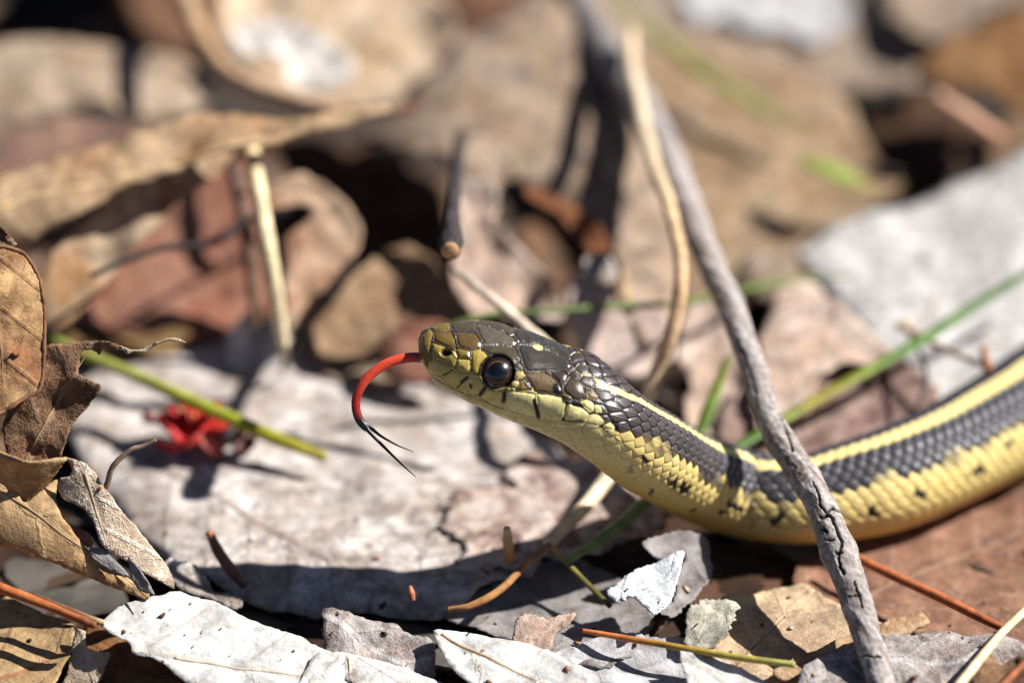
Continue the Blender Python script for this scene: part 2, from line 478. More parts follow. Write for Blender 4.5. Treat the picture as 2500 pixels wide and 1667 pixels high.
def build_snake():
    Cpx = CH.mean(1); rpx = np.linalg.norm(CH[:, 0] - CH[:, 1], axis=1) / 2
    W = np.zeros(len(CH))
    for i, (cx, cy) in enumerate(Cpx):
        U = (833.5 - cy) * PX
        W[i] = (H0 - body_z(cx) + CP * U) / SP
    lift = smooth(1420, 1830, Cpx[:, 0])
    Wg = np.interp(1800, Cpx[:, 0], W)
    W = np.where(Cpx[:, 0] < 1800, Wg * lift, W)
    K = np.array([P(c[0], c[1], w) for c, w in zip(Cpx, W)])
    R = rpx * PX * (DIST + W) / DIST
    dense = catmull(np.column_stack([K, R]), 4000)
    # soften the traced outline a little
    ker = np.hanning(121); ker /= ker.sum()
    pad = np.vstack([np.repeat(dense[:1], 60, 0) + (np.arange(-60, 0)[:, None]) * (dense[1] - dense[0]), dense, np.repeat(dense[-1:], 60, 0) + (np.arange(1, 61)[:, None]) * (dense[-1] - dense[-2])])
    sm = np.stack([np.convolve(pad[:, k], ker, 'valid') for k in range(4)], 1)
    sl = np.r_[0, np.cumsum(np.linalg.norm(np.diff(sm[:, :3], axis=0), axis=1))]
    total = sl[-1]
    # ring stations: fine on the head, a little coarser on the body, coarse outside the frame
    st = [0.0]
    while st[-1] < total - 0.05:
        s = st[-1]
        st.append(s + (0.05 if s < 24 else 0.085 if s < 92 else 0.16 if s < 112 else 0.5))
    st = np.array(st[:-1])
    ctr = np.stack([np.interp(st, sl, sm[:, k]) for k in range(3)], 1)
    rad = np.interp(st, sl, sm[:, 3])
    # blunt snout: rings close to nothing over the first 0.7 mm
    cap_n = 16
    ns = len(st)
    T = np.gradient(ctr, axis=0); T /= np.linalg.norm(T, axis=1)[:, None]
    kk = np.hanning(61); kk /= kk.sum()
    T = np.stack([np.convolve(np.pad(T[:, k], 30, mode='edge'), kk, 'valid') for k in range(3)], 1)
    T /= np.linalg.norm(T, axis=1)[:, None]
    upw = np.array([0, 0, 1.0])
    Nn = upw - T * (T @ upw)[:, None]; Nn /= np.linalg.norm(Nn, axis=1)[:, None]
    S = np.cross(T, Nn)                       # towards the camera
    # the head is rolled a few degrees towards the lens
    roll = np.radians(np.interp(st, [0, 18, 30, 42, 52, 62, 200], [18, 18, 27, 27, 14, 2, 0]))
    c, s_ = np.cos(roll)[:, None], np.sin(roll)[:, None]
    Nn, S = Nn * c + S * s_, S * c - Nn * s_
    # angles: dense where the lens can see, 0 = spine, + = camera side
    th = np.concatenate([np.linspace(-55, 165, 330), np.linspace(165, 305, 92)[1:-1]]) * np.pi / 180
    nt_ = len(th)
    hb = (1 - smooth(13, 27, st))[:, None]     # 1 on the head, 0 on the body
    ct, sn = np.cos(th)[None, :], np.sin(th)[None, :]
    # template: round body, flat-crowned head
    pw = 2 / 2.5
    hx = np.sign(sn) * np.abs(sn) ** pw * 1.08
    hy = np.sign(ct) * np.abs(ct) ** pw * np.where(ct > 0, 0.80, 0.92)
    taper = np.interp(st, [0, 3, 8, 15, 22], [0.86, 0.92, 1.0, 1.06, 1.0])[:, None]   # head broadest behind the eyes
    tx = hb * hx * taper + (1 - hb) * sn
    ty = hb * hy + (1 - hb) * ct * np.where(ct < 0, 0.97, 1.0)
    Uax = np.array([0, SP, CP]); Rax = np.array([1.0, 0, 0]); Vax = np.array([0, CP, -SP])
    tp = T - np.outer(T @ Vax, Vax); tp /= np.linalg.norm(tp, axis=1)[:, None]
    E = Uax[None, :] * (tp @ Rax)[:, None] - Rax[None, :] * (tp @ Uax)[:, None]
    en, es = (Nn * E).sum(1)[:, None], (S * E).sum(1)[:, None]
    sup = ty * en + tx * es
    mx, mn = sup.max(1), sup.min(1)
    scl = 2 * rad / (mx - mn)
    ctr2 = ctr - E * (scl * (mx + mn) / 2)[:, None]
    B = ctr2[:, None, :] + scl[:, None, None] * (ty[..., None] * Nn[:, None, :] + tx[..., None] * S[:, None, :])
    # snout cap
    cap = []
    for i in range(cap_n):
        f = i / cap_n
        k = math.sqrt(1 - (1 - f) ** 2) if i else 0.02
        cap.append(ctr2[0] - T[0] * 0.28 * (1 - f) + (B[0] - ctr2[0]) * (0.05 + 0.95 * k))
    B = np.concatenate([np.array(cap), B], 0)
    S_ = np.concatenate([np.full(cap_n, 0.0), st])
    rr = np.concatenate([np.full(cap_n, scl[0]), scl])
    nr = len(B)
    # normals of the base surface
    du = np.gradient(B, axis=0); dv = np.roll(B, -1, 1) - np.roll(B, 1, 1)
    nrm = np.cross(du, dv); nrm /= np.linalg.norm(nrm, axis=2)[..., None] + 1e-12
    cc = B.mean(1, keepdims=True)
    if ((B - cc) * nrm).sum() < 0: nrm = -nrm
    V = B.reshape(-1, 3); NR = nrm.reshape(-1, 3)
    px = proj(V)
    fac = (NR @ Vax) < 0.12                     # turned to the lens
    s_all = np.repeat(S_, nt_); th_all = np.tile(th, nr)
    r_all = np.repeat(rr, nt_)
    tha = np.abs(np.where(th_all > np.pi, th_all - 2 * np.pi, th_all))
    # ---- lattice of overlapping keeled scales
    ls = 1.5
    rowang = math.radians(12.0)
    q = tha / rowang
    side = np.where((th_all > np.pi), 1, 0)
    best = np.full(len(V), 1e9); second = np.full(len(V), 1e9)
    bm = np.zeros(len(V)); bk = np.zeros(len(V)); bds = np.zeros(len(V)); bdq = np.zeros(len(V))
    sw = s_all + 0.10 * np.sin(q * 2.1)
    for dk in (-1, 0, 1):
        k = np.floor(q + 0.5) + dk
        kk_ = np.abs(k)
        offs = 0.5 * np.mod(kk_, 2)
        m0 = np.floor(sw / ls - offs + 0.5)
        for dm in (-1, 0, 1):
            m = m0 + dm
            ds = sw / ls - offs - m; dq = q - k
            d = np.sqrt((ds * 1.0) ** 2 + (dq * 0.60) ** 2)
            upd = d < best
            second = np.where(upd, best, np.minimum(second, d))
            bm = np.where(upd, m, bm); bk = np.where(upd, kk_, bk); bds = np.where(upd, ds, bds); bdq = np.where(upd, dq, bdq)
            best = np.where(upd, d, best)
    edge = second - best
    h1 = hash2(bm, bk + side * 20, 1); h2 = hash2(bm, bk + side * 20, 2)
    ventral = q > 8.0
    dome = smooth(0.0, 0.22, edge)
    ball = np.clip(1 - (best / 0.62) ** 2, 0, 1)
    hgt = 0.10 * dome + 0.20 * ball + 0.13 * bds * dome
    keel = np.exp(-(bdq / 0.10) ** 2) * smooth(0, 0.2, edge) * (bk < 5)
    hgt = hgt + 0.045 * keel
    # belly shields
    vs = s_all / ls - np.floor(s_all / ls)
    vh = 0.12 * smooth(0, 0.16, np.minimum(vs, 1 - vs)) + 0.08 * vs
    hgt = np.where(ventral, vh, hgt)
    # ---- body colours (lattice)
    yellow = np.array(lin(220, 197, 126)); pale = np.array(lin(234, 214, 142)); dark = np.array(lin(66, 64, 69)); black = np.array(lin(15, 13, 14))
    olive = np.array(lin(206, 176, 92)); brown = np.array(lin(74, 54, 40))
    kb = 4.45 + 0.5 * fbm(s_all / 5, 0 * q, 77, 2)
    yq = smooth(kb - 0.45, kb + 0.45, 0.6 * bk + 0.4 * q + (h1 - 0.5) * 1.5)
    isy = yq > 0.5
    qs = np.interp(s_all, [18, 24, 32, 50, 80], [0.2, 0.42, 0.58, 0.74, 0.84]) * (1 + 0.10 * np.cos(2 * np.pi * s_all / ls)) + 0.05 * (h2 - .5)
    strw = smooth(qs + 0.10, qs - 0.10, q) * (px[:, 0] > 1406)
    stripe = strw > 0.5
    nx = fbm(s_all * 1.1, th_all * 6, 4, 4)
    col = dark * (1 - yq)[:, None] + yellow * yq[:, None]
    col = np.where((isy & (bk >= 8))[:, None], yellow * 0.92 + olive * 0.08, col)
    warm = smooth(62, 10, s_all)[:, None] * (~isy)[:, None] * 0.55
    col = col * (1 - warm) + brown * warm
    tint = (0.80 + 0.42 * h2)[:, None]
    col = np.where(isy[:, None], col * (0.92 + 0.14 * h2)[:, None], col * tint)
    inter = smooth(0.16, 0.04, edge)[:, None]
    icol = black * (1 - yq)[:, None] + yellow * np.array([0.80, 0.74, 0.58]) * yq[:, None]
    col = col * (1 - inter) + icol * inter
    # yellow rim showing on dark scales next to the side stripe
    vcol = olive * 1.0 + 0.12 * nx[:, None] * olive
    vl = smooth(0.12, 0.03, np.minimum(vs, 1 - vs))[:, None] * 0.45
    vcol = vcol * (1 - vl) + yellow * 0.8 * vl
    vb = smooth(8.0, 9.6, q)[:, None]
    col = np.where(ventral[:, None], (yellow * 0.95) * (1 - vb) + vcol * vb, col)
    sp = strw[:, None]
    col = col * (1 - sp) + sp * pale * (0.95 + 0.08 * h2)[:, None] * (1 - 0.16 * inter)
    hgt = hgt * (1 - 0.5 * strw) * (1 - 0.25 * yq)
    # black flecks of skin between the side scales
    spots = [(1573, 1122, 13), (1640, 1176, 15), (1668, 1190, 15), (1787, 1232, 14), (1762, 1247, 9), (1802, 1243, 10), (1900, 1262, 15), (1890, 1270, 12), (1905, 1278, 9),
             (2132, 1248, 16), (2243, 1205, 16), (2386, 1148, 17), (2365, 1160, 9), (1690, 1243, 9), (1540, 1145, 10), (1590, 1200, 8), (2040, 1220, 10), (2460, 1085, 10), (1480, 1047, 16), (1500, 1040, 12)]
    nearside = (th_all < np.pi)
    fleck = np.zeros(len(V))
    for sx_, sy_, sr in spots:
        d = np.hypot(px[:, 0] - sx_, px[:, 1] - sy_)
        fleck = np.maximum(fleck, smooth(sr * 1.5, sr * 0.9, d + 7 * nx + 20 * edge))
    rnd = (hash2(bm, bk + 40, 6) > 0.90) & isy & (bk < 8) & (~nearside | (s_all > 95))
    fleck = np.where(nearside & (s_all < 95), fleck, rnd * smooth(0.2, 0.05, edge))
    more = (hash2(bm, bk + 60, 16) > 0.86) & isy & (bk >= 5) & (bk < 8) & (s_all > 27)
    fleck = np.maximum(fleck, more * smooth(0.16, 0.04, edge) * smooth(0.0, 0.25, bds))
    col = col * (1 - fleck[:, None]) + black * fleck[:, None]
    hgt = hgt - 0.05 * fleck
    hgt = hgt * (0.55 + 0.45 * smooth(20, 34, s_all)) * (r_all / 5.0)
    # glossy = low roughness
    rough = np.where(isy | stripe, 0.48, 0.43)
    rough = np.where(ventral, 0.42, rough)
    rough = np.where(~isy & (s_all < 36), 0.33, rough)
    # ---- throat: smooth pale shields below the lip line
    z = (px - np.array([840.0, 740.0])) * 3.36          # coordinates of the close-up the plates were measured in
    lipx = np.array([600, 640, 700, 800, 900, 1100, 1300, 1600, 1800, 1980, 2060, 2200, 2352, 2500])
    lipy = np.array([500, 500, 590, 640, 705, 790, 862, 944, 965, 968, 985, 1080, 1190, 1330])
    below = z[:, 1] > np.interp(z[:, 0], lipx, lipy)
    headz = s_all < 40
    hidden = headz & (~fac)
    throat_w = (smooth(34, 20, s_all)) * (below | (tha > 2.2))
    cream = np.array(lin(232, 218, 152))
    tcol = cream * (1 - smooth(14, 30, s_all))[:, None] + yellow * 0.95 * smooth(14, 30, s_all)[:, None]
    tcol = tcol * (1 + 0.08 * nx)[:, None]
    col = col * (1 - throat_w[:, None]) + tcol * (1 - 0.22 * inter) * throat_w[:, None]
    hgt = hgt * (1 - 0.62 * throat_w)
    # ---- head plates, traced on the close-up and laid onto the head's surface
    OL, BR, DK = lin(108, 92, 52), lin(78, 70, 56), lin(62, 58, 54)
    YG, YL, YO = lin(186, 168, 92), lin(234, 220, 150), lin(196, 176, 98)
    plates = [
        ([(600, 330), (640, 255), (700, 212), (738, 250), (724, 300), (712, 370), (715, 430), (728, 470), (700, 482), (690, 535), (655, 520), (610, 470)], lin(128, 102, 50)),
        ([(690, 205), (780, 165), (860, 145), (872, 190), (880, 235), (800, 240), (745, 248), (722, 235)], OL),
        ([(740, 254), (800, 243), (882, 238), (905, 290), (930, 360), (880, 374), (800, 346), (735, 312)], lin(106, 84, 42)),
        ([(866, 145), (1000, 135), (1112, 135), (1085, 190), (1090, 240), (1000, 235), (905, 225), (885, 215)], BR),
        ([(914, 246), (1000, 240), (1084, 252), (1112, 295), (1135, 335), (1112, 365), (1040, 390), (940, 364), (922, 310)], lin(92, 74, 44)),
        ([(1092, 188), (1160, 190), (1250, 214), (1330, 250), (1400, 300), (1428, 330), (1390, 352), (1270, 342), (1146, 337), (1118, 290), (1094, 244)], lin(86, 78, 66)),
        ([(1115, 135), (1150, 130), (1250, 145), (1330, 165), (1395, 205), (1378, 250), (1330, 243), (1250, 208), (1160, 184), (1096, 182)], BR),
        ([(1138, 343), (1270, 348), (1384, 360), (1424, 400), (1449, 450), (1442, 472), (1390, 480), (1300, 458), (1200, 432), (1124, 388), (1116, 367)], lin(72, 63, 48)),
        ([(1398, 208), (1480, 205), (1560, 230), (1640, 268), (1740, 310), (1835, 350), (1852, 420), (1835, 442), (1740, 402), (1600, 350), (1450, 325), (1424, 300), (1386, 256)], DK),
        ([(1436, 340), (1550, 350), (1640, 378), (1750, 424), (1838, 457), (1868, 510), (1842, 538), (1740, 553), (1640, 562), (1500, 562), (1474, 520), (1456, 450), (1430, 388)], DK),
        ([(726, 318), (800, 350), (880, 378), (912, 390), (937, 440), (927, 480), (915, 537), (840, 502), (722, 462), (712, 420), (718, 360)], lin(160, 138, 66)),
        ([(918, 378), (960, 372), (1036, 394), (1034, 456), (940, 450), (914, 392)], lin(128, 106, 48)),
        ([(932, 454), (1036, 460), (1042, 520), (1036, 578), (960, 567), (916, 537)], lin(184, 160, 84)),
        ([(1042, 395), (1116, 372), (1182, 436), (1140, 480), (1118, 520), (1110, 592), (1060, 587), (1042, 530), (1038, 450)], lin(168, 144, 66)),
        ([(1396, 485), (1442, 475), (1467, 510), (1467, 547), (1420, 552), (1394, 520)], BR),
        ([(1420, 558), (1470, 553), (1487, 590), (1460, 622), (1420, 632), (1392, 600)], lin(178, 154, 86)),
        ([(1370, 635), (1420, 631), (1442, 660), (1415, 697), (1370, 692), (1348, 660)], lin(196, 172, 98)),
        ([(1322, 682), (1370, 687), (1387, 707), (1350, 727), (1318, 717)], lin(190, 166, 96)),
        ([(1442, 642), (1480, 622), (1520, 650), (1542, 690), (1532, 717), (1470, 722), (1420, 707)], lin(160, 136, 76)),
        ([(1488, 575), (1640, 566), (1700, 600), (1772, 670), (1792, 722), (1752, 747), (1640, 737), (1560, 727), (1545, 690), (1512, 640), (1480, 605)], lin(96, 78, 50)),
        ([(1690, 566), (1800, 548), (1838, 590), (1812, 640), (1772, 664), (1704, 600)], lin(66, 54, 46)),
        ([(1796, 682), (1850, 612), (1920, 622), (1972, 680), (1988, 752), (1930, 797), (1880, 792), (1796, 720)], lin(74, 60, 46)),
        ([(1832, 590), (1880, 545), (1936, 590), (1922, 618), (1850, 607)], DK),
        ([(1768, 752), (1808, 730), (1872, 770), (1887, 797), (1830, 802), (1783, 772)], lin(98, 80, 52)),
        ([(690, 490), (728, 468), (840, 502), (892, 540), (802, 607), (742, 590), (700, 575)], YO),
        ([(800, 608), (892, 542), (980, 572), (1022, 606), (920, 702), (860, 664)], lin(204, 184, 104)),
        ([(918, 704), (1024, 606), (1108, 608), (1132, 660), (1167, 686), (1115, 756), (1000, 752)], lin(214, 196, 116)),
        ([(1113, 760), (1168, 690), (1200, 690), (1290, 716), (1312, 740), (1322, 790), (1302, 864), (1200, 832)], lin(218, 200, 122)),
        ([(1318, 800), (1330, 738), (1380, 710), (1450, 724), (1572, 738), (1572, 800), (1602, 944), (1480, 917), (1300, 864)], YL),
        ([(1576, 740), (1700, 747), (1780, 772), (1832, 812), (1802, 963), (1700, 962), (1604, 944)], YL),
        ([(1836, 816), (1900, 836), (1960, 862), (2012, 900), (2014, 926), (1960, 962), (1880, 972), (1802, 964)], YL),
        ([(1938, 800), (2000, 784), (2052, 820), (2057, 880), (2020, 892), (1968, 852)], lin(222, 202, 126)),
        ([(2058, 830), (2112, 838), (2122, 892), (2068, 897)], YL),
        ([(2018, 905), (2072, 900), (2124, 940), (2152, 962), (2080, 1002), (1985, 992), (1978, 970)], YL),
        ([(2118, 990), (2180, 968), (2224, 1010), (2212, 1042), (2138, 1038)], YL),
        ([(1850, 430), (1900, 400), (1960, 420), (1975, 470), (1920, 480), (1870, 500)], DK),
        ([(1900, 640), (1960, 590), (2040, 600), (2075, 660), (2030, 710), (1980, 690)], lin(64, 50, 44)),
        ([(1880, 545), (1930, 500), (2000, 520), (2010, 580), (1950, 590)], DK),
        ([(1985, 720), (2040, 715), (2090, 760), (2060, 800), (2000, 780)], lin(120, 98, 70)),
        # lower lip
        ([(640, 505), (700, 595), (800, 655), (870, 700), (850, 760), (760, 700), (680, 620)], lin(214, 196, 124)),
        ([(872, 700), (1000, 755), (1110, 800), (1100, 850), (980, 810), (860, 760)], lin(222, 206, 134)),
        ([(1112, 802), (1300, 868), (1420, 905), (1400, 970), (1250, 925), (1105, 855)], lin(226, 212, 140)),
        ([(1424, 906), (1600, 950), (1720, 966), (1720, 1020), (1600, 1010), (1480, 985), (1405, 965)], lin(228, 214, 144)),
        ([(1724, 968), (1880, 976), (1980, 975), (1960, 1020), (1860, 1030), (1724, 1020)], lin(226, 210, 138)),
    ]
    hs = (s_all < 30)
    idx = np.nonzero(hs)[0]
    zz = z[idx].copy()
    # far side: use the mirror point on the near side where it is the one the lens sees
    far = ~fac[idx]
    ring = idx // nt_; ti = idx % nt_
    mth = -th_all[idx]; mth = np.where(mth < -math.radians(55), mth + 2 * np.pi, mth)
    mi = np.searchsorted(th, mth).clip(0, nt_ - 1)
    mirror = ring * nt_ + mi
    zz[far] = z[mirror[far]]
    okm = fac[mirror] | ~far
    wob = np.stack([fbm(zz[:, 0] / 45, zz[:, 1] / 45, 31, 2), fbm(zz[:, 0] / 45, zz[:, 1] / 45, 37, 2)], 1) * 5
    zw = zz + wob
    pc = np.zeros((len(idx), 3)); ph = np.zeros(len(idx)); has = np.zeros(len(idx), bool); pid = np.zeros(len(idx)); pd = np.full(len(idx), 99.0)
    for k, (poly, c) in enumerate(plates):
        poly = np.array(poly, float)
        lo, hi = poly.min(0) - 5, poly.max(0) + 5
        cand = np.nonzero((zw[:, 0] > lo[0]) & (zw[:, 0] < hi[0]) & (zw[:, 1] > lo[1]) & (zw[:, 1] < hi[1]) & okm & ~has)[0]
        if not len(cand): continue
        ins = cand[in_poly(zw[cand], poly)]
        if not len(ins): continue
        d = poly_dist(zw[ins], poly)
        pc[ins] = c; ph[ins] = d; has[ins] = True; pid[ins] = k; pd[ins] = d
    pid = pid.astype(int)
    hx = fbm(zz[:, 0] / 60, zz[:, 1] / 60, 51, 5)
    fine = fbm(zz[:, 0] / 12, zz[:, 1] / 12, 53, 3)
    crown = pid < 10
    val = 1 + 0.30 * hx + 0.16 * fine
    pcol = pc * val[:, None]
    # darker rims on the crown plates and fine dark line in every seam
    lip = (pid >= 24) & has
    seamw = np.where(lip, 4.0, 6.5)
    seam = 1 - smooth(0.0, 1.0, ph / seamw)
    seamc = np.where(crown[:, None], np.array(lin(96, 90, 82)), np.array(lin(44, 36, 24)))
    seamc = np.where(lip[:, None], np.array(lin(150, 128, 66)), seamc)
    pcol = pcol * (1 - seam[:, None]) + seamc * seam[:, None]
    ins_h = 0.16 * smooth(0, 26, ph) + 0.06 * smooth(20, 70, ph)
    ins_h = np.where(lip, 0.7 * ins_h, ins_h)
    # black bars between the lip shields, nostril, pale spot
    bars = [((893, 545), (818, 592), 5), ((1012, 612), (930, 695), 5), ((1010, 612), (968, 645), 13), ((1160, 690), (1120, 745), 14),
            ((1316, 735), (1312, 795), 15), ((1560, 795), (1594, 930), 13), ((1800, 800), (1830, 818), 12), ((1828, 820), (1800, 955), 4), ((1795, 945), (1800, 958), 11), ((1885, 826), (1955, 842), 12),
            ((1800, 962), (1970, 968), 5), ((1490, 655), (1525, 690), 16), ((1740, 690), (1750, 735), 26), ((640, 503), (700, 590), 4), ((700, 590), (900, 706), 4), ((900, 706), (1300, 866), 3), ((1040, 665), (1050, 690), 9), ((870, 400), (925, 455), 4)]
    bl = np.zeros(len(idx))
    for a, b, w in bars:
        w = w * 1.3
        bl = np.maximum(bl, smooth(w * 1.25, w * 0.6, seg_dist(zw, np.array(a, float), np.array(b, float)) + 0.0))
    bl *= okm
    hc = np.where(has[:, None], pcol, col[idx])
    hh = np.where(has, ins_h, hgt[idx])
    hr = np.where(crown, 0.24, np.where(lip, 0.42, 0.36)); hr = np.where(has, hr, rough[idx])
    hc = hc * (1 - bl[:, None]) + np.array(lin(24, 20, 20)) * bl[:, None]
    nost = smooth(46, 26, np.hypot((zw[:, 0] - 838) / 1.15, (zw[:, 1] - 408) / 0.9)) * okm
    hc = hc * (1 - nost[:, None]) + np.array(lin(28, 18, 12)) * nost[:, None]; hh = hh - 0.5 * nost
    spot = smooth(1.15, 0.8, np.hypot((zw[:, 0] - 1588 - 0.0) / 42, (zw[:, 1] - 368 - 0.3 * (zw[:, 0] - 1588)) / 24)) * okm
    hc = hc * (1 - spot[:, None]) + np.array(lin(228, 206, 140)) * spot[:, None]
    # rim and hollow for the eye
    ed = np.hypot(zz[:, 0] - 1262, zz[:, 1] - 566)
    sock = smooth(146, 122, ed) * okm
    ring_d = np.exp(-((ed - 146) / 15) ** 2) * okm
    hc = hc * (1 - sock[:, None]) + np.array(lin(18, 12, 10)) * sock[:, None]
    hc = hc * (1 - 0.75 * ring_d[:, None]) + np.array(lin(40, 28, 20)) * 0.75 * ring_d[:, None]
    hh = hh * (1 - sock) - 0.85 * sock + 0.10 * ring_d
    # greenish-blue gleam of the parietal plates is a film on the scale, see material; store roughness in alpha
    col[idx] = hc; hgt[idx] = hh; rough[idx] = hr
    film = np.zeros(len(V)); film[idx] = (has & ((pid == 8) | (pid == 9))) * smooth(4, 30, ph) * smooth(0.0, 0.35, fbm(zz[:, 0] / 150, zz[:, 1] / 60, 91, 3))
    V2 = V + NR * hgt[:, None]
    # ---- mesh
    faces = grid_faces(nr, nt_)
    tip0 = len(V2); tipc = V2[:nt_].mean(0); endc = V2[-nt_:].mean(0)
    V3 = np.vstack([V2, tipc, endc])
    C4 = np.ones((len(V3), 4)); C4[:len(V), :3] = np.clip(col, 0.003, 0.92); C4[:len(V), 3] = rough; C4[-2:] = (0.1, 0.08, 0.04, 0.4)
    fl = np.concatenate([film, [0, 0]])
    j = np.arange(nt_); jn = (j + 1) % nt_
    f2 = np.stack([jn, j, np.full(nt_, tip0), np.full(nt_, tip0)], 1)[:, :3]
    e0 = (nr - 1) * nt_
    f3 = np.stack([e0 + j, e0 + jn, np.full(nt_, tip0 + 1)], 1)
    # triangulate everything so that one face array serves
    tri = np.concatenate([faces[:, [0, 3, 2]], faces[:, [0, 2, 1]], f2, f3])
    # outward orientation
    a, b, c_ = V3[tri[1000, 0]], V3[tri[1000, 1]], V3[tri[1000, 2]]
    m, nt, pb = vcol_mat("snake_skin", 0.4, 0.5, 2600, 0.10, 0.00004)
    at = N(nt, "ShaderNodeVertexColor", layer_name="Col")
    nt.links.new(at.outputs["Alpha"], pb.inputs["Roughness"])
    fa = N(nt, "ShaderNodeAttribute", attribute_name="film")
    nt.links.new(math_node(nt, 'MULTIPLY', fa.outputs["Fac"], 262.0), pb.inputs["Thin Film Thickness"])
    root = bpy.data.objects.new("snake", None); COL.objects.link(root)
    root.empty_display_size = 0.01
    o0 = G(1950, 1250, 0.0); root.location = tuple(o0 * MM); root["origin_mm"] = [float(x) for x in o0]
    tag(root, "yellow and black striped snake with raised head and red forked tongue out", "snake")
    body = make_obj("body", V3, tri, m, loc=o0, parent=root, color=C4)
    fat = body.data.attributes.new("film", 'FLOAT', 'POINT'); fat.data.foreach_set("value", fl)
    body["label"] = "scaly snake body with dark back, pale stripe and yellow flank"
    # ---- eyes
    em, ent, epb = vcol_mat("snake_eye", 0.25, 0.5, 3000, 0.12, 0.0, coat=1.0, coat_rough=0.015)
    def eye(center, normal, label):
        n = unit(normal)
        a = unit(np.cross(n, [0, 0, 1.0])); b = np.cross(a, n)
        R_ = 2.15; vv = []; cl = []
        nu, nv = 64, 72
        for i in range(nu):
            ph_ = math.radians(88) * i / (nu - 1)
            for k in range(nv):
                t = 2 * math.pi * k / nv
                vv.append(center + R_ * (n * math.cos(ph_) + math.sin(ph_) * (a * math.cos(t) + b * math.sin(t))))
                d = R_ * math.sin(ph_)
                fx, fy = d * math.cos(t), d * math.sin(t)
                dp = math.hypot(fx * 1.0, fy * 0.97)
                iris = np.array(lin(40, 22, 14)) * (1.0 + 0.9 * max(0.0, -math.sin(t)) ) * (0.85 + 0.3 * vnoise(np.array(t * 9), np.array(d * 3), 3))
                iris = iris * (1 - 0.75 * float(smooth(1.45, 1.85, np.array(d))))
                gold = np.array(lin(170, 126, 74))
                g = 0.7 * math.exp(-((dp - 1.17) / 0.05) ** 2) * (0.15 + 0.6 * max(0.0, math.sin(t + 0.5)))
                c = iris * (1 - g) + gold * g
                pu = float(smooth(1.16, 1.08, np.array(dp)))
                c = c * (1 - pu) + np.array([0.003, 0.003, 0.004]) * pu
                cl.append(c)
        f = grid_faces(nu, nv)
        e = make_obj("eye", np.array(vv), f, em, loc=center, parent=root, color=np.array(cl))
        e["label"] = label
    tgt = np.array([840 + 1262 / 3.36, 740 + 566 / 3.36])
    # only head vertices turned to the lens
    cand = np.nonzero(hs & fac & nearside)[0]
    i0 = cand[np.argmin(np.linalg.norm(px[cand] - tgt, axis=1))]
    nn = unit(NR[i0] * 0.55 + (-Vax) * 0.55)
    pe = V[i0] - nn * 1.58
    eye(pe, nn, "round glossy dark brown eye with black pupil")
    ri = i0 // nt_
    mid = (ri - cap_n)
    Sd = S[mid]; cm = ctr2[mid]
    pe2 = pe - 2 * Sd * np.dot(pe - cm, Sd); n2 = nn - 2 * Sd * np.dot(nn, Sd)
    n2 = unit(n2 - 0.9 * Nn[mid] * np.dot(n2, Nn[mid])); pe2 = pe2 - 1.3 * Nn[mid] + 0.7 * Sd
    eye(pe2, n2, "dark eye on the far side of the head")
    # ---- tongue
    def zp(x, y, w=0.0): return P(840 + x / 3.36, 740 + y / 3.36, w)
    main = catmull([zp(760, 462), zp(660, 452), (zp(560, 445)), zp(430, 468), zp(300, 525), zp(175, 630), zp(108, 750), zp(98, 860), zp(125, 955), zp(172, 1015), zp(190, 1030)], 110)
    f1 = catmull([zp(150, 985), zp(190, 1035), zp(280, 1130), zp(400, 1250), zp(500, 1345), zp(590, 1425)], 60)
    f2_ = catmull([zp(155, 975), zp(205, 1010, 0.1), zp(290, 1080, .5), zp(380, 1135, 1.2), zp(470, 1180, 2.2), zp(570, 1218, 3.5)], 60)
    zmm = PX / 3.36
    t1 = np.linspace(0, 1, 110)
    r1 = np.interp(t1, [0, 0.1, 0.4, 0.62, 0.8, 1], [40, 41, 42, 37, 36, 26]) * zmm
    r2 = np.interp(np.linspace(0, 1, 60), [0, 0.15, 0.5, 1], [24, 20, 12, 3]) * zmm
    VV, FF, CC, b0 = [], [], [], 0
    for pth, r_, kind in ((main, r1, 0), (f1, r2, 1), (f2_, r2 * 0.85, 1)):
        v, f = tube_mesh(pth, r_, 20, flat=0.8, up=-Vax)
        VV.append(v); FF += [tuple(int(x) + b0 for x in q_) for q_ in f]; b0 += len(v)
        if kind == 0:
            t = np.repeat(t1, 20)[:, None]
            red = np.array(lin(224, 78, 54)); dusk = np.array(lin(184, 74, 74)); deep = np.array(lin(150, 34, 26)); blk = np.array(lin(26, 18, 18))
            c = np.where(t < 0.2, dusk, red); k1 = smooth(0.17, 0.22, t); c = dusk * (1 - k1) + red * k1
            k2 = smooth(0.42, 0.64, t); c = c * (1 - k2) + deep * k2
            k3 = smooth(0.70, 0.83, t); c = c * (1 - k3) + blk * k3
        else:
            c = np.tile(np.array(lin(24, 19, 20)), (len(v), 1))
        CC.append(c)
    tm = vcol_mat("tongue_skin", 0.35, 0.5, 2000, 0.12, 0.00003)[0]
    tg = make_obj("tongue", np.vstack(VV), FF, tm, loc=main[0], parent=root, color=np.vstack(CC))
    tg["label"] = "curling red tongue with two black tips"
build_snake()

# ------------------------------------------------------------------ leaves that can be told apart
def chaikin(p, it=1):
    for _ in range(it):
        n = np.roll(p, -1, 0)
        p = np.stack([0.88 * p + 0.12 * n, 0.12 * p + 0.88 * n], 1).reshape(-1, 2)
    return p

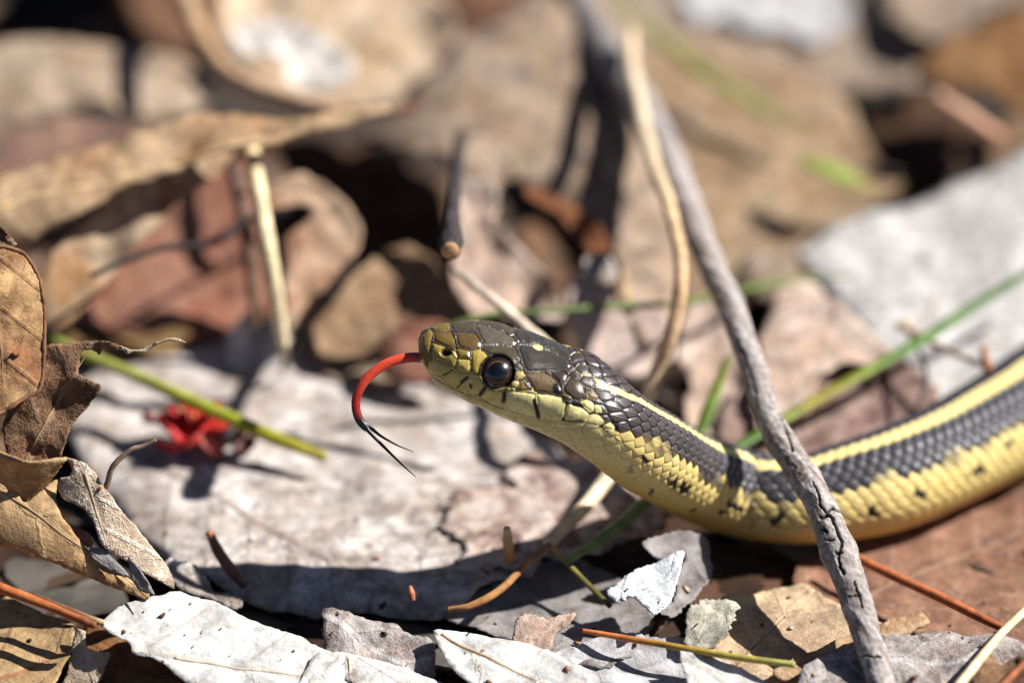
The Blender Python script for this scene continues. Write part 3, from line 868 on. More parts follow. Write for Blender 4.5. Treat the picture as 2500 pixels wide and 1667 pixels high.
LEAF_N = [0]
def leaf(name, label, pts, z, mat, sx=0.0, sy=0.0, axis=None, cup=0.0, bend=0.0, wr=0.8, wl=8.0, edge=None, jag=0.3, res=None, thick=0.14,
         rib=True, rim=None, w=None, group=None, category="leaf", round_=1, twist=0.0, petiole=None, saw=0.0, corr=0.10):
    """a dead leaf whose outline is seen at photo pixels pts; its middle lies z mm above ground (or w mm behind focus);
    sx, sy = slope of its surface to the right and away from the camera"""
    LEAF_N[0] += 1; seed = LEAF_N[0]
    r = np.random.default_rng(1000 + seed)
    if name == 'leaf_shard' and edge is None: edge = 0.0
    if edge is None: edge = float(r.choice([-1.0, 1.0, 1.0]) * r.uniform(0.5, 1.5))
    pts = np.array(pts, float)
    ax_ = (pts.min(0) + pts.max(0)) / 2
    p0 = P(ax_[0], ax_[1], w) if w is not None else G(ax_[0], ax_[1], z)
    k_ = 1.65 if w is not None else 1.2
    n = unit([-sx, -sy * k_, 1.0])
    poly3 = np.array([on_plane(x, y, p0, n) for x, y in pts])
    if axis is None:
        d = poly3[:, None] - poly3[None]; dd = (d ** 2).sum(-1); i, j = np.unravel_index(dd.argmax(), dd.shape)
        A3, B3 = poly3[i], poly3[j]
        e1 = unit(B3 - A3); mid3 = poly3.mean(0)
    else:
        A3, B3 = on_plane(axis[0], axis[1], p0, n), on_plane(axis[2], axis[3], p0, n)
        e1 = unit(B3 - A3); mid3 = (A3 + B3) / 2
    e2 = np.cross(n, e1)
    ab = np.stack([(poly3 - mid3) @ e1, (poly3 - mid3) @ e2], 1)
    if round_: ab = chaikin(ab, round_)
    size = np.ptp(ab, axis=0)
    if res is None: res = float(np.clip(max(size) / 42, 0.55, 1.5))
    # resample outline
    loop = np.vstack([ab, ab[:1]]); sl = np.r_[0, np.cumsum(np.linalg.norm(np.diff(loop, axis=0), axis=1))]
    m = max(24, int(sl[-1] / (res * 0.7)))
    t = np.linspace(0, sl[-1], m, endpoint=False)
    out = np.stack([np.interp(t, sl, loop[:, k]) for k in range(2)], 1)
    tang = np.roll(out, -1, 0) - np.roll(out, 1, 0); nv = np.stack([tang[:, 1], -tang[:, 0]], 1); nv /= np.linalg.norm(nv, axis=1)[:, None] + 1e-9
    jit = jag * (2.2 * fbm(out[:, 0] / 4.0, out[:, 1] / 4.0, seed, 4) + 0.5 * r.standard_normal(m) * 0.5)
    if saw: jit = jit + saw * (np.mod(t / 3.1, 1.0) - 0.4)
    out = out + nv * jit[:, None]
    lo, hi = out.min(0), out.max(0)
    gx = np.arange(lo[0], hi[0], res); gy = np.arange(lo[1], hi[1], res * 0.87)
    X, Y = np.meshgrid(gx, gy); X = X + (np.arange(len(gy)) % 2)[:, None] * res / 2
    g = np.stack([X.ravel(), Y.ravel()], 1) + r.uniform(-0.12, 0.12, (X.size, 2)) * res
    g = g[in_poly(g, out)]
    if len(g): g = g[poly_dist(g, out) > 0.45 * res]
    allp = np.vstack([out, g])
    edges = [(i, (i + 1) % m) for i in range(m)]
    vv, ee, ff, *_ = delaunay_2d_cdt([Vector(p) for p in allp], edges, [], 1, 1e-6)
    pp = np.array([tuple(v) for v in vv])
    de = poly_dist(pp, out)
    hw, hl = max(size[1] / 2, 1), max(size[0] / 2, 1)
    a, b = pp[:, 0], pp[:, 1]
    def disp(a, b, de=None):
        d = cup * (b / hw) ** 2 + bend * (a / hl) ** 2 + twist * (a / hl) * (b / hw)
        d = d + wr * fbm(a / wl, b / wl, seed + 50, 4)
        d = d - corr * np.cos((a - np.abs(b) * 0.9) * 0.1 * 2 * np.pi * 1.5) - 0.15 * np.exp(-(b / 0.6) ** 2)
        if edge and de is not None:
            d = d + edge * np.exp(-de / 2.2) * (-0.5 + 2.2 * vnoise(a / 7, b / 7, seed + 3))
        return d
    d0 = cup * 0.33 + bend * 0.33
    h = disp(a, b, de) - d0
    v3 = mid3 + a[:, None] * e1 + b[:, None] * e2 + h[:, None] * n
    uv = np.stack([a, b], 1) * 0.1
    o = make_obj(name, v3, np.array([tuple(f) for f in ff]), mat, loc=mid3, uv=uv)
    # face winding: up
    md = o.modifiers.new("thickness", 'SOLIDIFY'); md.thickness = thick * MM; md.offset = 0.0
    tag(o, label, category, group)
    if rib and axis is not None:
        la = np.dot(A3 - mid3, e1); lb = np.dot(B3 - mid3, e1)
        tt = np.linspace(la, lb, 200)
        tin = tt[in_poly(np.stack([tt, 0 * tt], 1), out)]
        tt = np.linspace(tin.min() + 0.3, tin.max() - 0.3, 60) if len(tin) > 5 else np.linspace(la, lb, 60)
        bb = 0 * tt + 0.35 * fbm(tt / 8, tt * 0, seed, 2)
        hh = disp(tt, bb, poly_dist(np.stack([tt, bb], 1), out)) - d0 + 0.03
        pth = mid3 + tt[:, None] * e1 + bb[:, None] * e2 + hh[:, None] * n
        rv, rf = tube_mesh(pth, np.linspace(0.21, 0.06, 60), 8, up=n)
        rc = np.tile(np.array(rib if isinstance(rib, tuple) else lin(150, 120, 88)), (len(rv), 1))
        make_obj("midrib", rv, rf, MAT_STEM, loc=mid3, parent=o, color=rc)
    if rim:
        oh = disp(out[:, 0], out[:, 1], np.zeros(len(out))) - d0
        loop3 = mid3 + out[:, :1] * e1 + out[:, 1:] * e2 + oh[:, None] * n
        rv, rf = tube_mesh(np.vstack([loop3, loop3[:1]]), 0.26, 8, up=n, rough=0.35, rl=1.2, seed=seed)
        make_obj("rim", rv, rf, MAT_STEM, loc=mid3, parent=o, color=np.tile(np.array(rim), (len(rv), 1)))
    if petiole:
        ctrl = np.array([on_plane(x, y, p0, n) + n * dz for x, y, dz in petiole[0]])
        pth = catmull(ctrl, 50)
        rv, rf = tube_mesh(pth, np.linspace(petiole[1], petiole[2], 50), 10, up=n, rough=0.25, rl=1.0, seed=seed)
        make_obj("petiole", rv, rf, MAT_STEM, loc=mid3, parent=o, color=np.tile(np.array(petiole[3]), (len(rv), 1)))
    return o

def stem(name, label, pts, rpx, colors, mat=None, rough=0.15, nseg=14, n=120, flat=1.0, category="stem", group=None, up=(0, 0, 1), knots=()):
    """stem, twig or blade through photo pixels (px, py, height mm); rpx = half width in photo pixels at the focus plane"""
    mat = mat or MAT_STEM
    ctrl = np.array([G(*p) for p in pts])
    path = catmull(ctrl, n)
    t = np.linspace(0, 1, n)
    rp = np.atleast_1d(np.asarray(rpx, float))
    rad = np.interp(t, np.linspace(0, 1, len(rp)), rp) * PX
    for kt, kw, ka in knots: rad = rad * (1 + ka * np.exp(-((t - kt) / kw) ** 2))
    v, f = tube_mesh(path, rad, nseg, flat=flat, up=up, rough=rough, rl=3.0, seed=len(label))
    cs = np.array(colors, float)
    cc = np.stack([np.interp(t, np.linspace(0, 1, len(cs)), cs[:, k]) for k in range(3)], 1)
    cc = np.repeat(cc, nseg, 0)
    cc = cc * (1 + 0.25 * fbm(v[:, 0] / 1.5 + 50, v[:, 1] / 1.5 + v[:, 2], 3, 3))[:, None]
    o = make_obj(name, v, f, mat, loc=path[0], color=np.clip(cc, 0, 0.9))
    return tag(o, label, category, group)

# palettes
PALE = leaf_mat(lin(222, 214, 208), lin(184, 168, 156), lin(120, 108, 108), 0.75, lin(150, 128, 112), 0.5, 0.12, seed=1, blotch=1.9, bump=1.5)
WHITE = leaf_mat(lin(228, 225, 221), lin(214, 209, 203), lin(150, 138, 126), 0.16, lin(196, 182, 160), 0.45, 0.12, seed=2, pitch=0.9, net=0.15)
GREYW = leaf_mat(lin(208, 206, 207), lin(192, 188, 188), lin(120, 110, 104), 0.35, lin(168, 164, 162), 0.5, 0.12, seed=3, pitch=0.8)
TAN = leaf_mat(lin(206, 170, 124), lin(186, 142, 96), lin(112, 74, 46), 0.35, lin(224, 196, 150), 0.45, 0.24, seed=4)
TAN2 = leaf_mat(lin(198, 166, 130), lin(176, 134, 96), lin(120, 84, 56), 0.4, lin(218, 192, 156), 0.5, 0.24, seed=5)
BROWN = leaf_mat(lin(146, 108, 78), lin(122, 82, 56), lin(70, 46, 32), 0.4, lin(186, 158, 130), 0.55, 0.25, seed=6, net=0.7)
REDB = leaf_mat(lin(168, 118, 98), lin(150, 92, 70), lin(110, 66, 50), 0.3, lin(186, 146, 124), 0.3, 0.22, seed=7)
RUST = leaf_mat(lin(160, 118, 94), lin(134, 92, 72), lin(84, 66, 66), 0.65, lin(186, 160, 140), 0.35, 0.15, seed=8, blotch=2.0)
GREYT = leaf_mat(lin(176, 156, 138), lin(150, 126, 106), lin(100, 84, 76), 0.45, lin(190, 172, 152), 0.4, 0.18, seed=9)
GOLD = leaf_mat(lin(176, 150, 122), lin(146, 114, 80), lin(98, 84, 84), 0.8, lin(196, 172, 140), 0.4, 0.15, seed=10, blotch=1.7)
BEIGE = leaf_mat(lin(214, 192, 176), lin(196, 164, 142), lin(120, 94, 88), 0.6, lin(226, 208, 192), 0.3, 0.15, seed=11, blotch=1.8)
MOTTLE = leaf_mat(lin(168, 140, 128), lin(126, 94, 82), lin(84, 70, 76), 0.8, lin(190, 168, 156), 0.3, 0.12, seed=12, blotch=2.6)
CREAM = leaf_mat(lin(226, 212, 190), lin(206, 178, 140), lin(160, 124, 88), 0.35, lin(236, 226, 208), 0.4, 0.22, seed=13)
GREYM = leaf_mat(lin(178, 168, 162), lin(140, 118, 106), lin(96, 84, 80), 0.7, lin(212, 208, 206), 0.5, 0.12, seed=14, blotch=2.4, net=0.6)
VEINY = leaf_mat(lin(214, 198, 176), lin(190, 160, 130), lin(128, 96, 70), 0.35, lin(240, 230, 212), 0.8, 0.25, seed=15, pitch=2.6, net=0.95, bump=1.4)
SPECK = leaf_mat(lin(198, 168, 122), lin(184, 152, 108), lin(70, 56, 46), 0.5, lin(168, 118, 82), 0.5, 0.2, seed=16, pitch=1.2)
LICH = leaf_mat(lin(170, 166, 148), lin(190, 182, 164), lin(128, 122, 96), 0.6, lin(206, 202, 188), 0.4, 0.1, seed=17, blotch=3.0)
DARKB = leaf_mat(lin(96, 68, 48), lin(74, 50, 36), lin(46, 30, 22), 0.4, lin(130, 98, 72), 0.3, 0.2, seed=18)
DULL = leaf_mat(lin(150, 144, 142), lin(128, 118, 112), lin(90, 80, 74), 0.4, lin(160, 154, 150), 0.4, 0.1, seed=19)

# --- middle ground, under the head
leaf("fallen_leaf", "large pale grey-beige leaf lying flat under the snake's tongue and red flower",
     [(120, 905), (215, 872), (330, 850), (480, 822), (600, 775), (640, 755), (700, 790), (820, 850), (930, 890), (1060, 915), (1200, 950), (1340, 1030), (1440, 1120), (1480, 1220), (1420, 1310), (1330, 1360), (1230, 1410), (1090, 1490), (950, 1482), (780, 1472), (640, 1458), (520, 1415), (430, 1380), (350, 1300), (230, 1180), (150, 1050)],
     3.0, PALE, sy=0.06, axis=(330, 1115, 1010, 1470), cup=-0.6, wr=1.1, wl=8, edge=-1.6, jag=0.3, rib=lin(150, 128, 110))
leaf("fallen_leaf", "ragged brown-stained leaf piece under the snake's throat beside the straw",
     [(1066, 1226), (1120, 1236), (1135, 1200), (1165, 1225), (1215, 1170), (1250, 1195), (1290, 1130), (1340, 1140), (1410, 1120), (1500, 1190), (1600, 1240), (1600, 1290), (1490, 1330), (1390, 1370), (1290, 1402), (1200, 1380), (1150, 1390), (1120, 1320), (1090, 1290), (1080, 1250)],
     2.5, leaf_mat(lin(208, 192, 180), lin(150, 118, 104), lin(92, 74, 78), 0.8, None, 0.2, 0.1, seed=40, blotch=2.6), sy=0.06, wr=0.5, jag=1.4, thick=0.1, edge=0.2, round_=0)
leaf("fallen_leaf", "olive brown scalloped leaf edge behind the green stem",
     [(130, 800), (200, 768), (270, 784), (340, 768), (420, 778), (500, 785), (570, 840), (450, 890), (300, 880), (160, 890)], 4.5, leaf_mat(lin(132, 104, 66), lin(112, 82, 52), None, 0.3, None, 0.3, 0.15, seed=20), sy=0.2, jag=0.5)
leaf("fallen_leaf", "dull grey leaf in the snake's shadow beside the orange pine needle",
     [(1080, 1500), (1240, 1385), (1400, 1370), (1520, 1420), (1600, 1500), (1580, 1580), (1480, 1640), (1330, 1620), (1250, 1570), (1130, 1530)], 0.6, DULL, wr=0.6, jag=0.4)
leaf("fallen_leaf", "small pale upright leaf tip at the base of the pale stick", [(560, 830), (600, 770), (640, 755), (670, 800), (690, 880), (640, 920), (560, 900)], 6.0, GREYW, sy=0.7, jag=0.2)
leaf("fallen_leaf", "grey-beige leaf with dark scallops right of the pale stick", [(700, 850), (760, 800), (850, 790), (960, 830), (1010, 900), (980, 980), (880, 960), (780, 920)], 4.2, GREYT, sy=0.1, jag=0.6)

# --- left pile, near the plane of focus
leaf("curled_leaf", "rounded brown leaf with thick dark rim at the pile's left end",
     [(-90, 640), (-40, 605), (0, 600), (32, 606), (61, 618), (82, 645), (100, 690), (106, 730), (111, 790), (109, 855), (104, 940), (92, 960), (54, 974), (0, 1012), (-60, 1020), (-100, 900)],
     0, leaf_mat(lin(206, 168, 118), lin(166, 114, 76), lin(236, 226, 214), 0.18, lin(120, 76, 50), 0.45, 0.22, seed=21, pitch=1.7, blotch=1.6), w=-1.5, sx=-0.3, sy=1.1, axis=(-20, 600, 10, 1010), rim=lin(116, 80, 54), cup=-1.6, wr=1.0, wl=4.5, edge=0.9, jag=0.12, res=0.42)
leaf("curled_leaf", "small dark brown leaf scrap above the rounded rimmed leaf", [(-40, 520), (0, 545), (25, 575), (48, 600), (20, 612), (-40, 610)], 0, BROWN, w=0.5, sy=1.0, jag=0.2)
leaf("curled_leaf", "torn upright brown leaf with pale curled crest",
     [(18, 1110), (8, 1040), (30, 985), (80, 930), (105, 870), (112, 850), (123, 839), (166, 838), (204, 830), (252, 831), (289, 843), (284, 853), (250, 842), (243, 868), (224, 856), (204, 857), (194, 876), (191, 914), (214, 925), (236, 938), (247, 941), (241, 958), (221, 976), (218, 992), (204, 1003), (176, 1034), (163, 1068), (150, 1102), (140, 1140), (64, 1130)],
     0, BROWN, w=0.5, sx=0.25, sy=1.15, axis=(60, 1130, 215, 850), cup=1.2, wr=0.9, wl=4, jag=0.16, res=0.4, round_=1, edge=0.5)
leaf("leaf_strip", "thin ragged curl of leaf edge reaching over the green stem",
     [(270, 838), (300, 845), (322, 853), (354, 853), (380, 836), (414, 824), (440, 826), (460, 836), (438, 834), (414, 832), (384, 845), (356, 861), (330, 858), (316, 866), (308, 857), (286, 851)], 0, CREAM, w=1.5, sx=0.2, sy=1.1, jag=0.1, res=0.3, wr=0.5, wl=2, round_=1)
leaf("curled_leaf", "broad smooth tan leaf sloping down over the dark hollow",
     [(-60, 1150), (20, 1170), (60, 1235), (140, 1160), (137, 1213), (148, 1256), (192, 1315), (255, 1374), (332, 1421), (367, 1450), (358, 1463), (298, 1438), (213, 1404), (106, 1364), (0, 1326), (-80, 1310)],
     0, TAN, w=0.0, sx=-0.15, sy=0.75, axis=(-60, 1150, 360, 1455), cup=-1.2, wr=0.5, wl=10, jag=0.12, res=0.5, edge=-0.8)
leaf("curled_leaf", "tan leaf lip folded forward over the broad sloping leaf",
     [(-60, 1105), (0, 1111), (43, 1117), (110, 1135), (165, 1147), (150, 1166), (140, 1180), (100, 1220), (66, 1240), (30, 1220), (10, 1180), (-60, 1170)],
     0, TAN, w=-1.0, sx=0.1, sy=-1.6, axis=(-60, 1110, 165, 1150), cup=-0.5, wr=0.3, jag=0.1, res=0.4)
leaf("curled_leaf", "pale rolled leaf with fine net of veins and torn brown side",
     [(149, 1112), (187, 1122), (213, 1135), (238, 1161), (246, 1180), (276, 1213), (299, 1251), (332, 1289), (367, 1332), (400, 1370), (424, 1412), (428, 1440), (383, 1412), (319, 1374), (272, 1352), (245, 1328), (230, 1290), (219, 1262), (200, 1242), (153, 1218), (139, 1188), (146, 1166), (168, 1164), (177, 1148), (170, 1129)],
     0, VEINY, w=0.3, sx=-0.15, sy=1.0, axis=(205, 1150, 258, 1340), cup=-2.2, wr=0.5, wl=4, jag=0.12, res=0.36, edge=0.3, rib=lin(176, 150, 116),
     petiole=([(254, 1212, 0.0), (262, 1180, 0.6), (275, 1140, 1.6), (315, 1102, 2.2), (350, 1090, 2.4), (380, 1076, 2.8)], 0.42, 0.2, lin(140, 118, 100)))
leaf("leaf_shard", "narrow grey leaf sliver beside the rolled veiny leaf", [(218, 1338), (253, 1340), (272, 1362), (300, 1385), (318, 1405), (300, 1408), (262, 1385), (225, 1360)], 0, DULL, w=-0.6, sy=0.8, jag=0.12, res=0.35)
leaf("leaf_shard", "dark pointed leaf spike with pale edge below the rolled leaf", [(314, 1355), (326, 1372), (345, 1400), (362, 1425), (380, 1452), (360, 1450), (338, 1440), (318, 1410)], 0, DULL, w=-1.2, sx=0.8, sy=0.8, jag=0.1, res=0.3)
leaf("leaf_shard", "rusty leaf sliver between tan slope and rolled leaf", [(150, 1262), (180, 1285), (210, 1300), (228, 1322), (222, 1340), (195, 1322), (165, 1295)], 0, REDB, w=0.8, sy=1.0, jag=0.25, res=0.35)
leaf("leaf_shard", "pale ragged leaf scrap behind the white leaf's top", [(400, 1372), (470, 1380), (515, 1405), (520, 1430), (560, 1440), (595, 1465), (575, 1488), (520, 1470), (440, 1440)], 3.2, PALE, sy=0.4, jag=0.4, res=0.5)
leaf("fallen_leaf", "big smooth white leaf with torn left edge",
     [(238, 1528), (298, 1480), (366, 1458), (425, 1442), (532, 1470), (597, 1504), (638, 1524), (700, 1548), (760, 1574), (830, 1606), (930, 1670), (1010, 1760), (960, 1840), (640, 1840), (480, 1680), (410, 1632), (370, 1612), (325, 1597), (318, 1570), (262, 1548)],
     0, WHITE, w=-3.5, sx=-0.12, sy=0.30, axis=(420, 1600, 1000, 1690), cup=-0.6, wr=0.5, wl=12, jag=0.2, res=0.6, edge=0.3, corr=0.05, rib=lin(186, 172, 150))
leaf("fallen_leaf", "white dotted leaf with crisp arched edge running out of frame",
     [(770, 1592), (838, 1588), (890, 1600), (940, 1612), (1008, 1635), (1095, 1668), (1200, 1740), (1100, 1840), (800, 1800), (720, 1680)], 0, leaf_mat(lin(236, 233, 228), lin(220, 214, 206), lin(96, 84, 74), 0.2, lin(190, 172, 148), 0.4, 0.12, seed=22, pitch=0.8, net=0.3), w=-5.0, sx=-0.05, sy=0.35, axis=(850, 1600, 880, 1800), cup=-0.5, wr=0.3, jag=0.1, res=0.5, edge=-0.2, rib=lin(176, 158, 132))
leaf("leaf_shard", "narrow cream leaf fold hanging below the torn white leaf", [(187, 1530), (215, 1540), (209, 1582), (240, 1590), (274, 1592), (256, 1630), (238, 1690), (150, 1690), (168, 1620)], 0, CREAM, w=-1.0, sx=0.3, sy=0.8, jag=0.12, res=0.4)
leaf("fallen_leaf", "brown leaf in shade beneath the torn white leaf", [(205, 1500), (300, 1520), (420, 1600), (560, 1680), (640, 1780), (300, 1800), (220, 1700), (200, 1600)], -0.5, leaf_mat(lin(152, 106, 66), lin(132, 88, 54), lin(50, 36, 28), 0.4, None, 0.3, 0.2, seed=23), sx=0.15, sy=0.2, jag=0.2)
leaf("fallen_leaf", "speckled yellow-tan leaf with reddish midrib in the near corner", [(-80, 1450), (0, 1462), (90, 1490), (175, 1530), (182, 1560), (175, 1600), (130, 1680), (60, 1760), (-100, 1760)], 1.0, SPECK, sx=0.0, sy=0.2, axis=(-60, 1680, 176, 1588), wr=0.5, jag=0.15, res=0.5, rib=lin(150, 96, 66))
stem("leaf_stalk", "glossy red-brown leaf stalk pointing at the white leaf's torn edge", [(-60, 1405, 8.0), (0, 1434, 7.4), (90, 1468, 6.6), (170, 1500, 6.0), (232, 1526, 5.4)], [14, 13, 11, 9], [lin(150, 84, 44), lin(176, 98, 50), lin(140, 78, 46)], rough=0.12, knots=((0.9, 0.05, 0.25),))
stem("leaf_stalk", "thin dark stalk lying along the red-brown stalk", [(80, 1452, 6.2), (150, 1482, 5.6), (225, 1512, 5.2), (255, 1520, 5.0)], [8, 9, 7], [lin(90, 60, 46), lin(120, 84, 60), lin(214, 190, 140)], rough=0.2)

# --- near row along the frame's lower edge
leaf("fallen_leaf", "crinkled grey-brown leaf next to the black gap", [(788, 1490), (820, 1486), (900, 1512), (960, 1520), (1010, 1548), (1056, 1572), (1062, 1660), (1000, 1700), (900, 1690), (800, 1640), (792, 1560)], 1.5, GREYM, sx=-0.1, sy=0.5, wr=1.1, wl=5, jag=0.35, res=0.5, edge=-0.8)
leaf("fallen_leaf", "smooth white leaf leaning beside the crinkled grey-brown leaf", [(1054, 1541), (1144, 1546), (1280, 1567), (1345, 1592), (1450, 1670), (1520, 1760), (1240, 1780), (1150, 1668), (1110, 1640), (1080, 1592)], 0.8, WHITE, sx=-0.05, sy=0.3, axis=(1070, 1550, 1440, 1720), wr=0.4, jag=0.15, res=0.6)
leaf("leaf_shard", "pointed pale leaf shard between the white leaf and the shade", [(1255, 1570), (1262, 1510), (1300, 1506), (1340, 1522), (1372, 1505), (1408, 1498), (1385, 1530), (1352, 1550), (1330, 1600), (1300, 1640), (1250, 1620)], 2.2, BEIGE, sy=0.5, jag=0.3, res=0.4)
leaf("fallen_leaf", "pale grey leaf under the orange pine needle", [(1300, 1640), (1380, 1590), (1440, 1585), (1520, 1560), (1600, 1575), (1690, 1580), (1720, 1640), (1790, 1680), (1860, 1770), (1330, 1790)], 0.2, GREYW, sy=0.12, jag=0.5, wr=0.9)
leaf("fallen_leaf", "white leaf running out of frame below the tan leaf", [(1650, 1592), (1720, 1600), (1800, 1635), (1880, 1672), (1960, 1760), (1720, 1780)], 1.2, WHITE, sx=-0.1, sy=0.3, jag=0.15)
o_white = leaf("leaf_fragment", "small bright white notched leaf fragment below the snake's belly",
     [(1476, 1441), (1523, 1406), (1583, 1376), (1643, 1352), (1669, 1346), (1675, 1361), (1658, 1414), (1634, 1477), (1598, 1508), (1580, 1492), (1560, 1466), (1545, 1450), (1529, 1449), (1517, 1465), (1504, 1465)],
     6.2, leaf_mat(lin(242, 244, 246), lin(226, 228, 230), lin(110, 104, 104), 0.35, None, 0.2, 0.08, seed=24, blotch=2.5, net=0.2), sx=0.1, sy=0.35, wr=0.35, wl=4, jag=0.2, res=0.35)
leaf("leaf_fragment", "dark grey crumpled leaf behind the notched white fragment", [(1560, 1330), (1640, 1300), (1720, 1310), (1742, 1380), (1735, 1420), (1690, 1470), (1640, 1520), (1600, 1512), (1640, 1470), (1662, 1400), (1672, 1350), (1600, 1370)], 4.2, DULL, sx=-0.4, sy=0.4, jag=0.3, res=0.5)
leaf("fallen_leaf", "tan leaf with a pale fold left of the bark twig", [(1690, 1600), (1705, 1520), (1760, 1470), (1850, 1440), (1950, 1413), (2000, 1440), (2080, 1500), (2170, 1530), (2100, 1590), (2000, 1640), (1900, 1720), (1720, 1730)], 1.5, leaf_mat(lin(214, 186, 148), lin(184, 154, 126), lin(110, 92, 84), 0.4, lin(228, 204, 168), 0.5, 0.15, seed=25), sx=0.0, sy=0.15, axis=(1780, 1640, 1980, 1430), jag=0.2)
leaf("leaf_fragment", "lichen-grey crumbling leaf edge beside the tan leaf", [(1672, 1520), (1735, 1470), (1790, 1480), (1775, 1560), (1715, 1600), (1680, 1580)], 3.0, LICH, sy=0.4, jag=0.6, wr=0.8, wl=2.5, res=0.4)
leaf("leaf_strip", "narrow golden-tan leaf edge behind the foot of the bark twig", [(1880, 1642), (2000, 1585), (2130, 1525), (2250, 1490), (2275, 1520), (2180, 1560), (2020, 1615), (1920, 1665)], 2.6, TAN2, sy=0.3, jag=0.2)
leaf("fallen_leaf", "large rust-brown leaf lying flat beside the bark twig and brown needle", [(2010, 1350), (2150, 1310), (2300, 1250), (2420, 1200), (2560, 1130), (2680, 1250), (2660, 1500), (2600, 1640), (2450, 1640), (2300, 1620), (2150, 1590), (2000, 1530), (1930, 1450), (1940, 1390)], -0.9, RUST, sy=0.0, axis=(2050, 1480, 2600, 1250), wr=0.6, jag=0.3)
leaf("fallen_leaf", "mottled silver-brown hairy leaf under the straw stem", [(1920, 1720), (1960, 1630), (2040, 1575), (2160, 1542), (2300, 1536), (2420, 1548), (2490, 1565), (2570, 1640), (2600, 1760)], 2.6, GREYM, sy=0.25, wr=0.6, wl=4, jag=0.2, edge=-0.8)
leaf("leaf_fragment", "torn dark-brown leaf piece beside the straw stem's foot", [(2370, 1650), (2410, 1588), (2450, 1610), (2490, 1590), (2560, 1560), (2600, 1760), (2400, 1760)], 4.2, BROWN, sy=0.4, jag=0.5, res=0.5)

# --- behind the snake, right
leaf("fallen_leaf", "large flat silvery grey leaf behind the snake's body",
     [(1930, 593), (2029, 544), (2091, 526), (2270, 468), (2400, 410), (2560, 330), (2720, 480), (2700, 800), (2540, 880), (2400, 960), (2290, 1010), (2200, 960), (2150, 850), (2060, 740), (1984, 655)],
     6.5, leaf_mat(lin(214, 209, 205), lin(190, 184, 180), lin(120, 106, 94), 0.7, lin(140, 134, 130), 0.65, 0.1, seed=26, pitch=0.55, net=0.1, blotch=1.5), sx=0.0, sy=0.12, axis=(2230, 840, 2420, 440), wr=1.1, wl=9, jag=0.2, edge=-0.8)
leaf("fallen_leaf", "beige leaf with dark stains between bark twig and silvery leaf",
     [(1868, 770), (1888, 712), (1930, 685), (1992, 690), (2060, 760), (2140, 830), (2200, 870), (2160, 905), (2050, 895), (2000, 935), (1960, 1000), (1900, 1062), (1846, 1050), (1826, 960), (1856, 860)], 7.6, BEIGE, sy=0.15, jag=0.3)
leaf("fallen_leaf", "mottled purple-brown leaf under the long grass blade", [(1880, 905), (2050, 880), (2200, 890), (2290, 960), (2300, 1040), (2150, 1110), (1980, 1150), (1850, 1130), (1740, 1080), (1790, 960)], 4.6, MOTTLE, sy=0.1, jag=0.4)
leaf("fallen_leaf", "pinkish beige leaf between straw stem and bark twig", [(1660, 780), (1730, 735), (1800, 800), (1850, 900), (1835, 1000), (1790, 1090), (1720, 1080), (1665, 1040), (1690, 950), (1650, 860)], 5.2, BEIGE, sx=0.1, sy=0.15, jag=0.3)
leaf("fallen_leaf", "small grey-tan leaf stub beside the silvery leaf's point", [(1780, 690), (1800, 640), (1860, 610), (1930, 600), (1960, 640), (1930, 690), (1860, 720)], 6.2, GREYT, sy=0.3, jag=0.4)
leaf("fallen_leaf", "broad golden-brown leaf behind the bark twig and silvery leaf", [(1450, 150), (1620, 110), (1800, 140), (1950, 190), (2080, 270), (2140, 400), (2210, 440), (2200, 490), (2060, 555), (1950, 610), (1930, 690), (1800, 780), (1680, 780), (1620, 660), (1540, 480), (1480, 300)], 6.0, GOLD, sy=0.12, wr=1.0, jag=0.4)
leaf("fallen_leaf", "wide grey-brown leaf at the far back behind the golden leaf", [(1430, -90), (1900, -110), (2120, 10), (2310, 130), (2300, 200), (2140, 225), (2000, 240), (1840, 235), (1680, 230), (1520, 170)], 8.5, GREYT, sy=0.1, wr=1.0, jag=0.5)
leaf("fallen_leaf", "whitish leaf patch on top of the far grey-brown leaf", [(1640, -90), (1990, -90), (2060, 0), (2100, 60), (2030, 70), (1990, 110), (1900, 70), (1830, 90), (1750, 40), (1690, 50)], 10.0, GREYW, sy=0.12, jag=1.2, wr=1.0)
leaf("curled_leaf", "orange-brown curled leaf over the black hole at the far right", [(2220, 185), (2330, 90), (2460, 40), (2620, 20), (2640, 300), (2540, 300), (2460, 250), (2400, 215), (2320, 205)], 15.0, leaf_mat(lin(150, 112, 74), lin(128, 86, 50), None, 0.4, None, 0.3, 0.2, seed=27), sy=0.2, bend=-2, jag=0.4)
leaf("fallen_leaf", "pale grey leaf tip behind the orange-brown curled leaf", [(2160, -90), (2440, -90), (2430, 30), (2360, 60), (2300, 110), (2230, 90), (2190, 40)], 12.0, GREYT, sy=0.1, jag=0.9, wr=1.0)
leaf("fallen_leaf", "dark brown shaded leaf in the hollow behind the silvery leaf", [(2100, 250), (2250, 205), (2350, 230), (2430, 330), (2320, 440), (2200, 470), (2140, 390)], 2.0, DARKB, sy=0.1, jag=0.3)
leaf("fallen_leaf", "brown leaf between the orange twig and the silvery leaf", [(2330, 340), (2420, 300), (2560, 250), (2600, 350), (2480, 400), (2380, 430)], 6.0, leaf_mat(lin(150, 122, 98), lin(128, 98, 74), None, 0.3, None, 0.3, 0.15, seed=28), sy=0.3, jag=0.3)
stem("twig", "short blurred orange twig beside the black hole", [(2290, 240, 15.0), (2340, 275, 14.4), (2390, 310, 13.6), (2440, 340, 12.6)], [20, 24, 22], [lin(206, 160, 130), lin(214, 168, 138), lin(190, 138, 108)], category="twig")

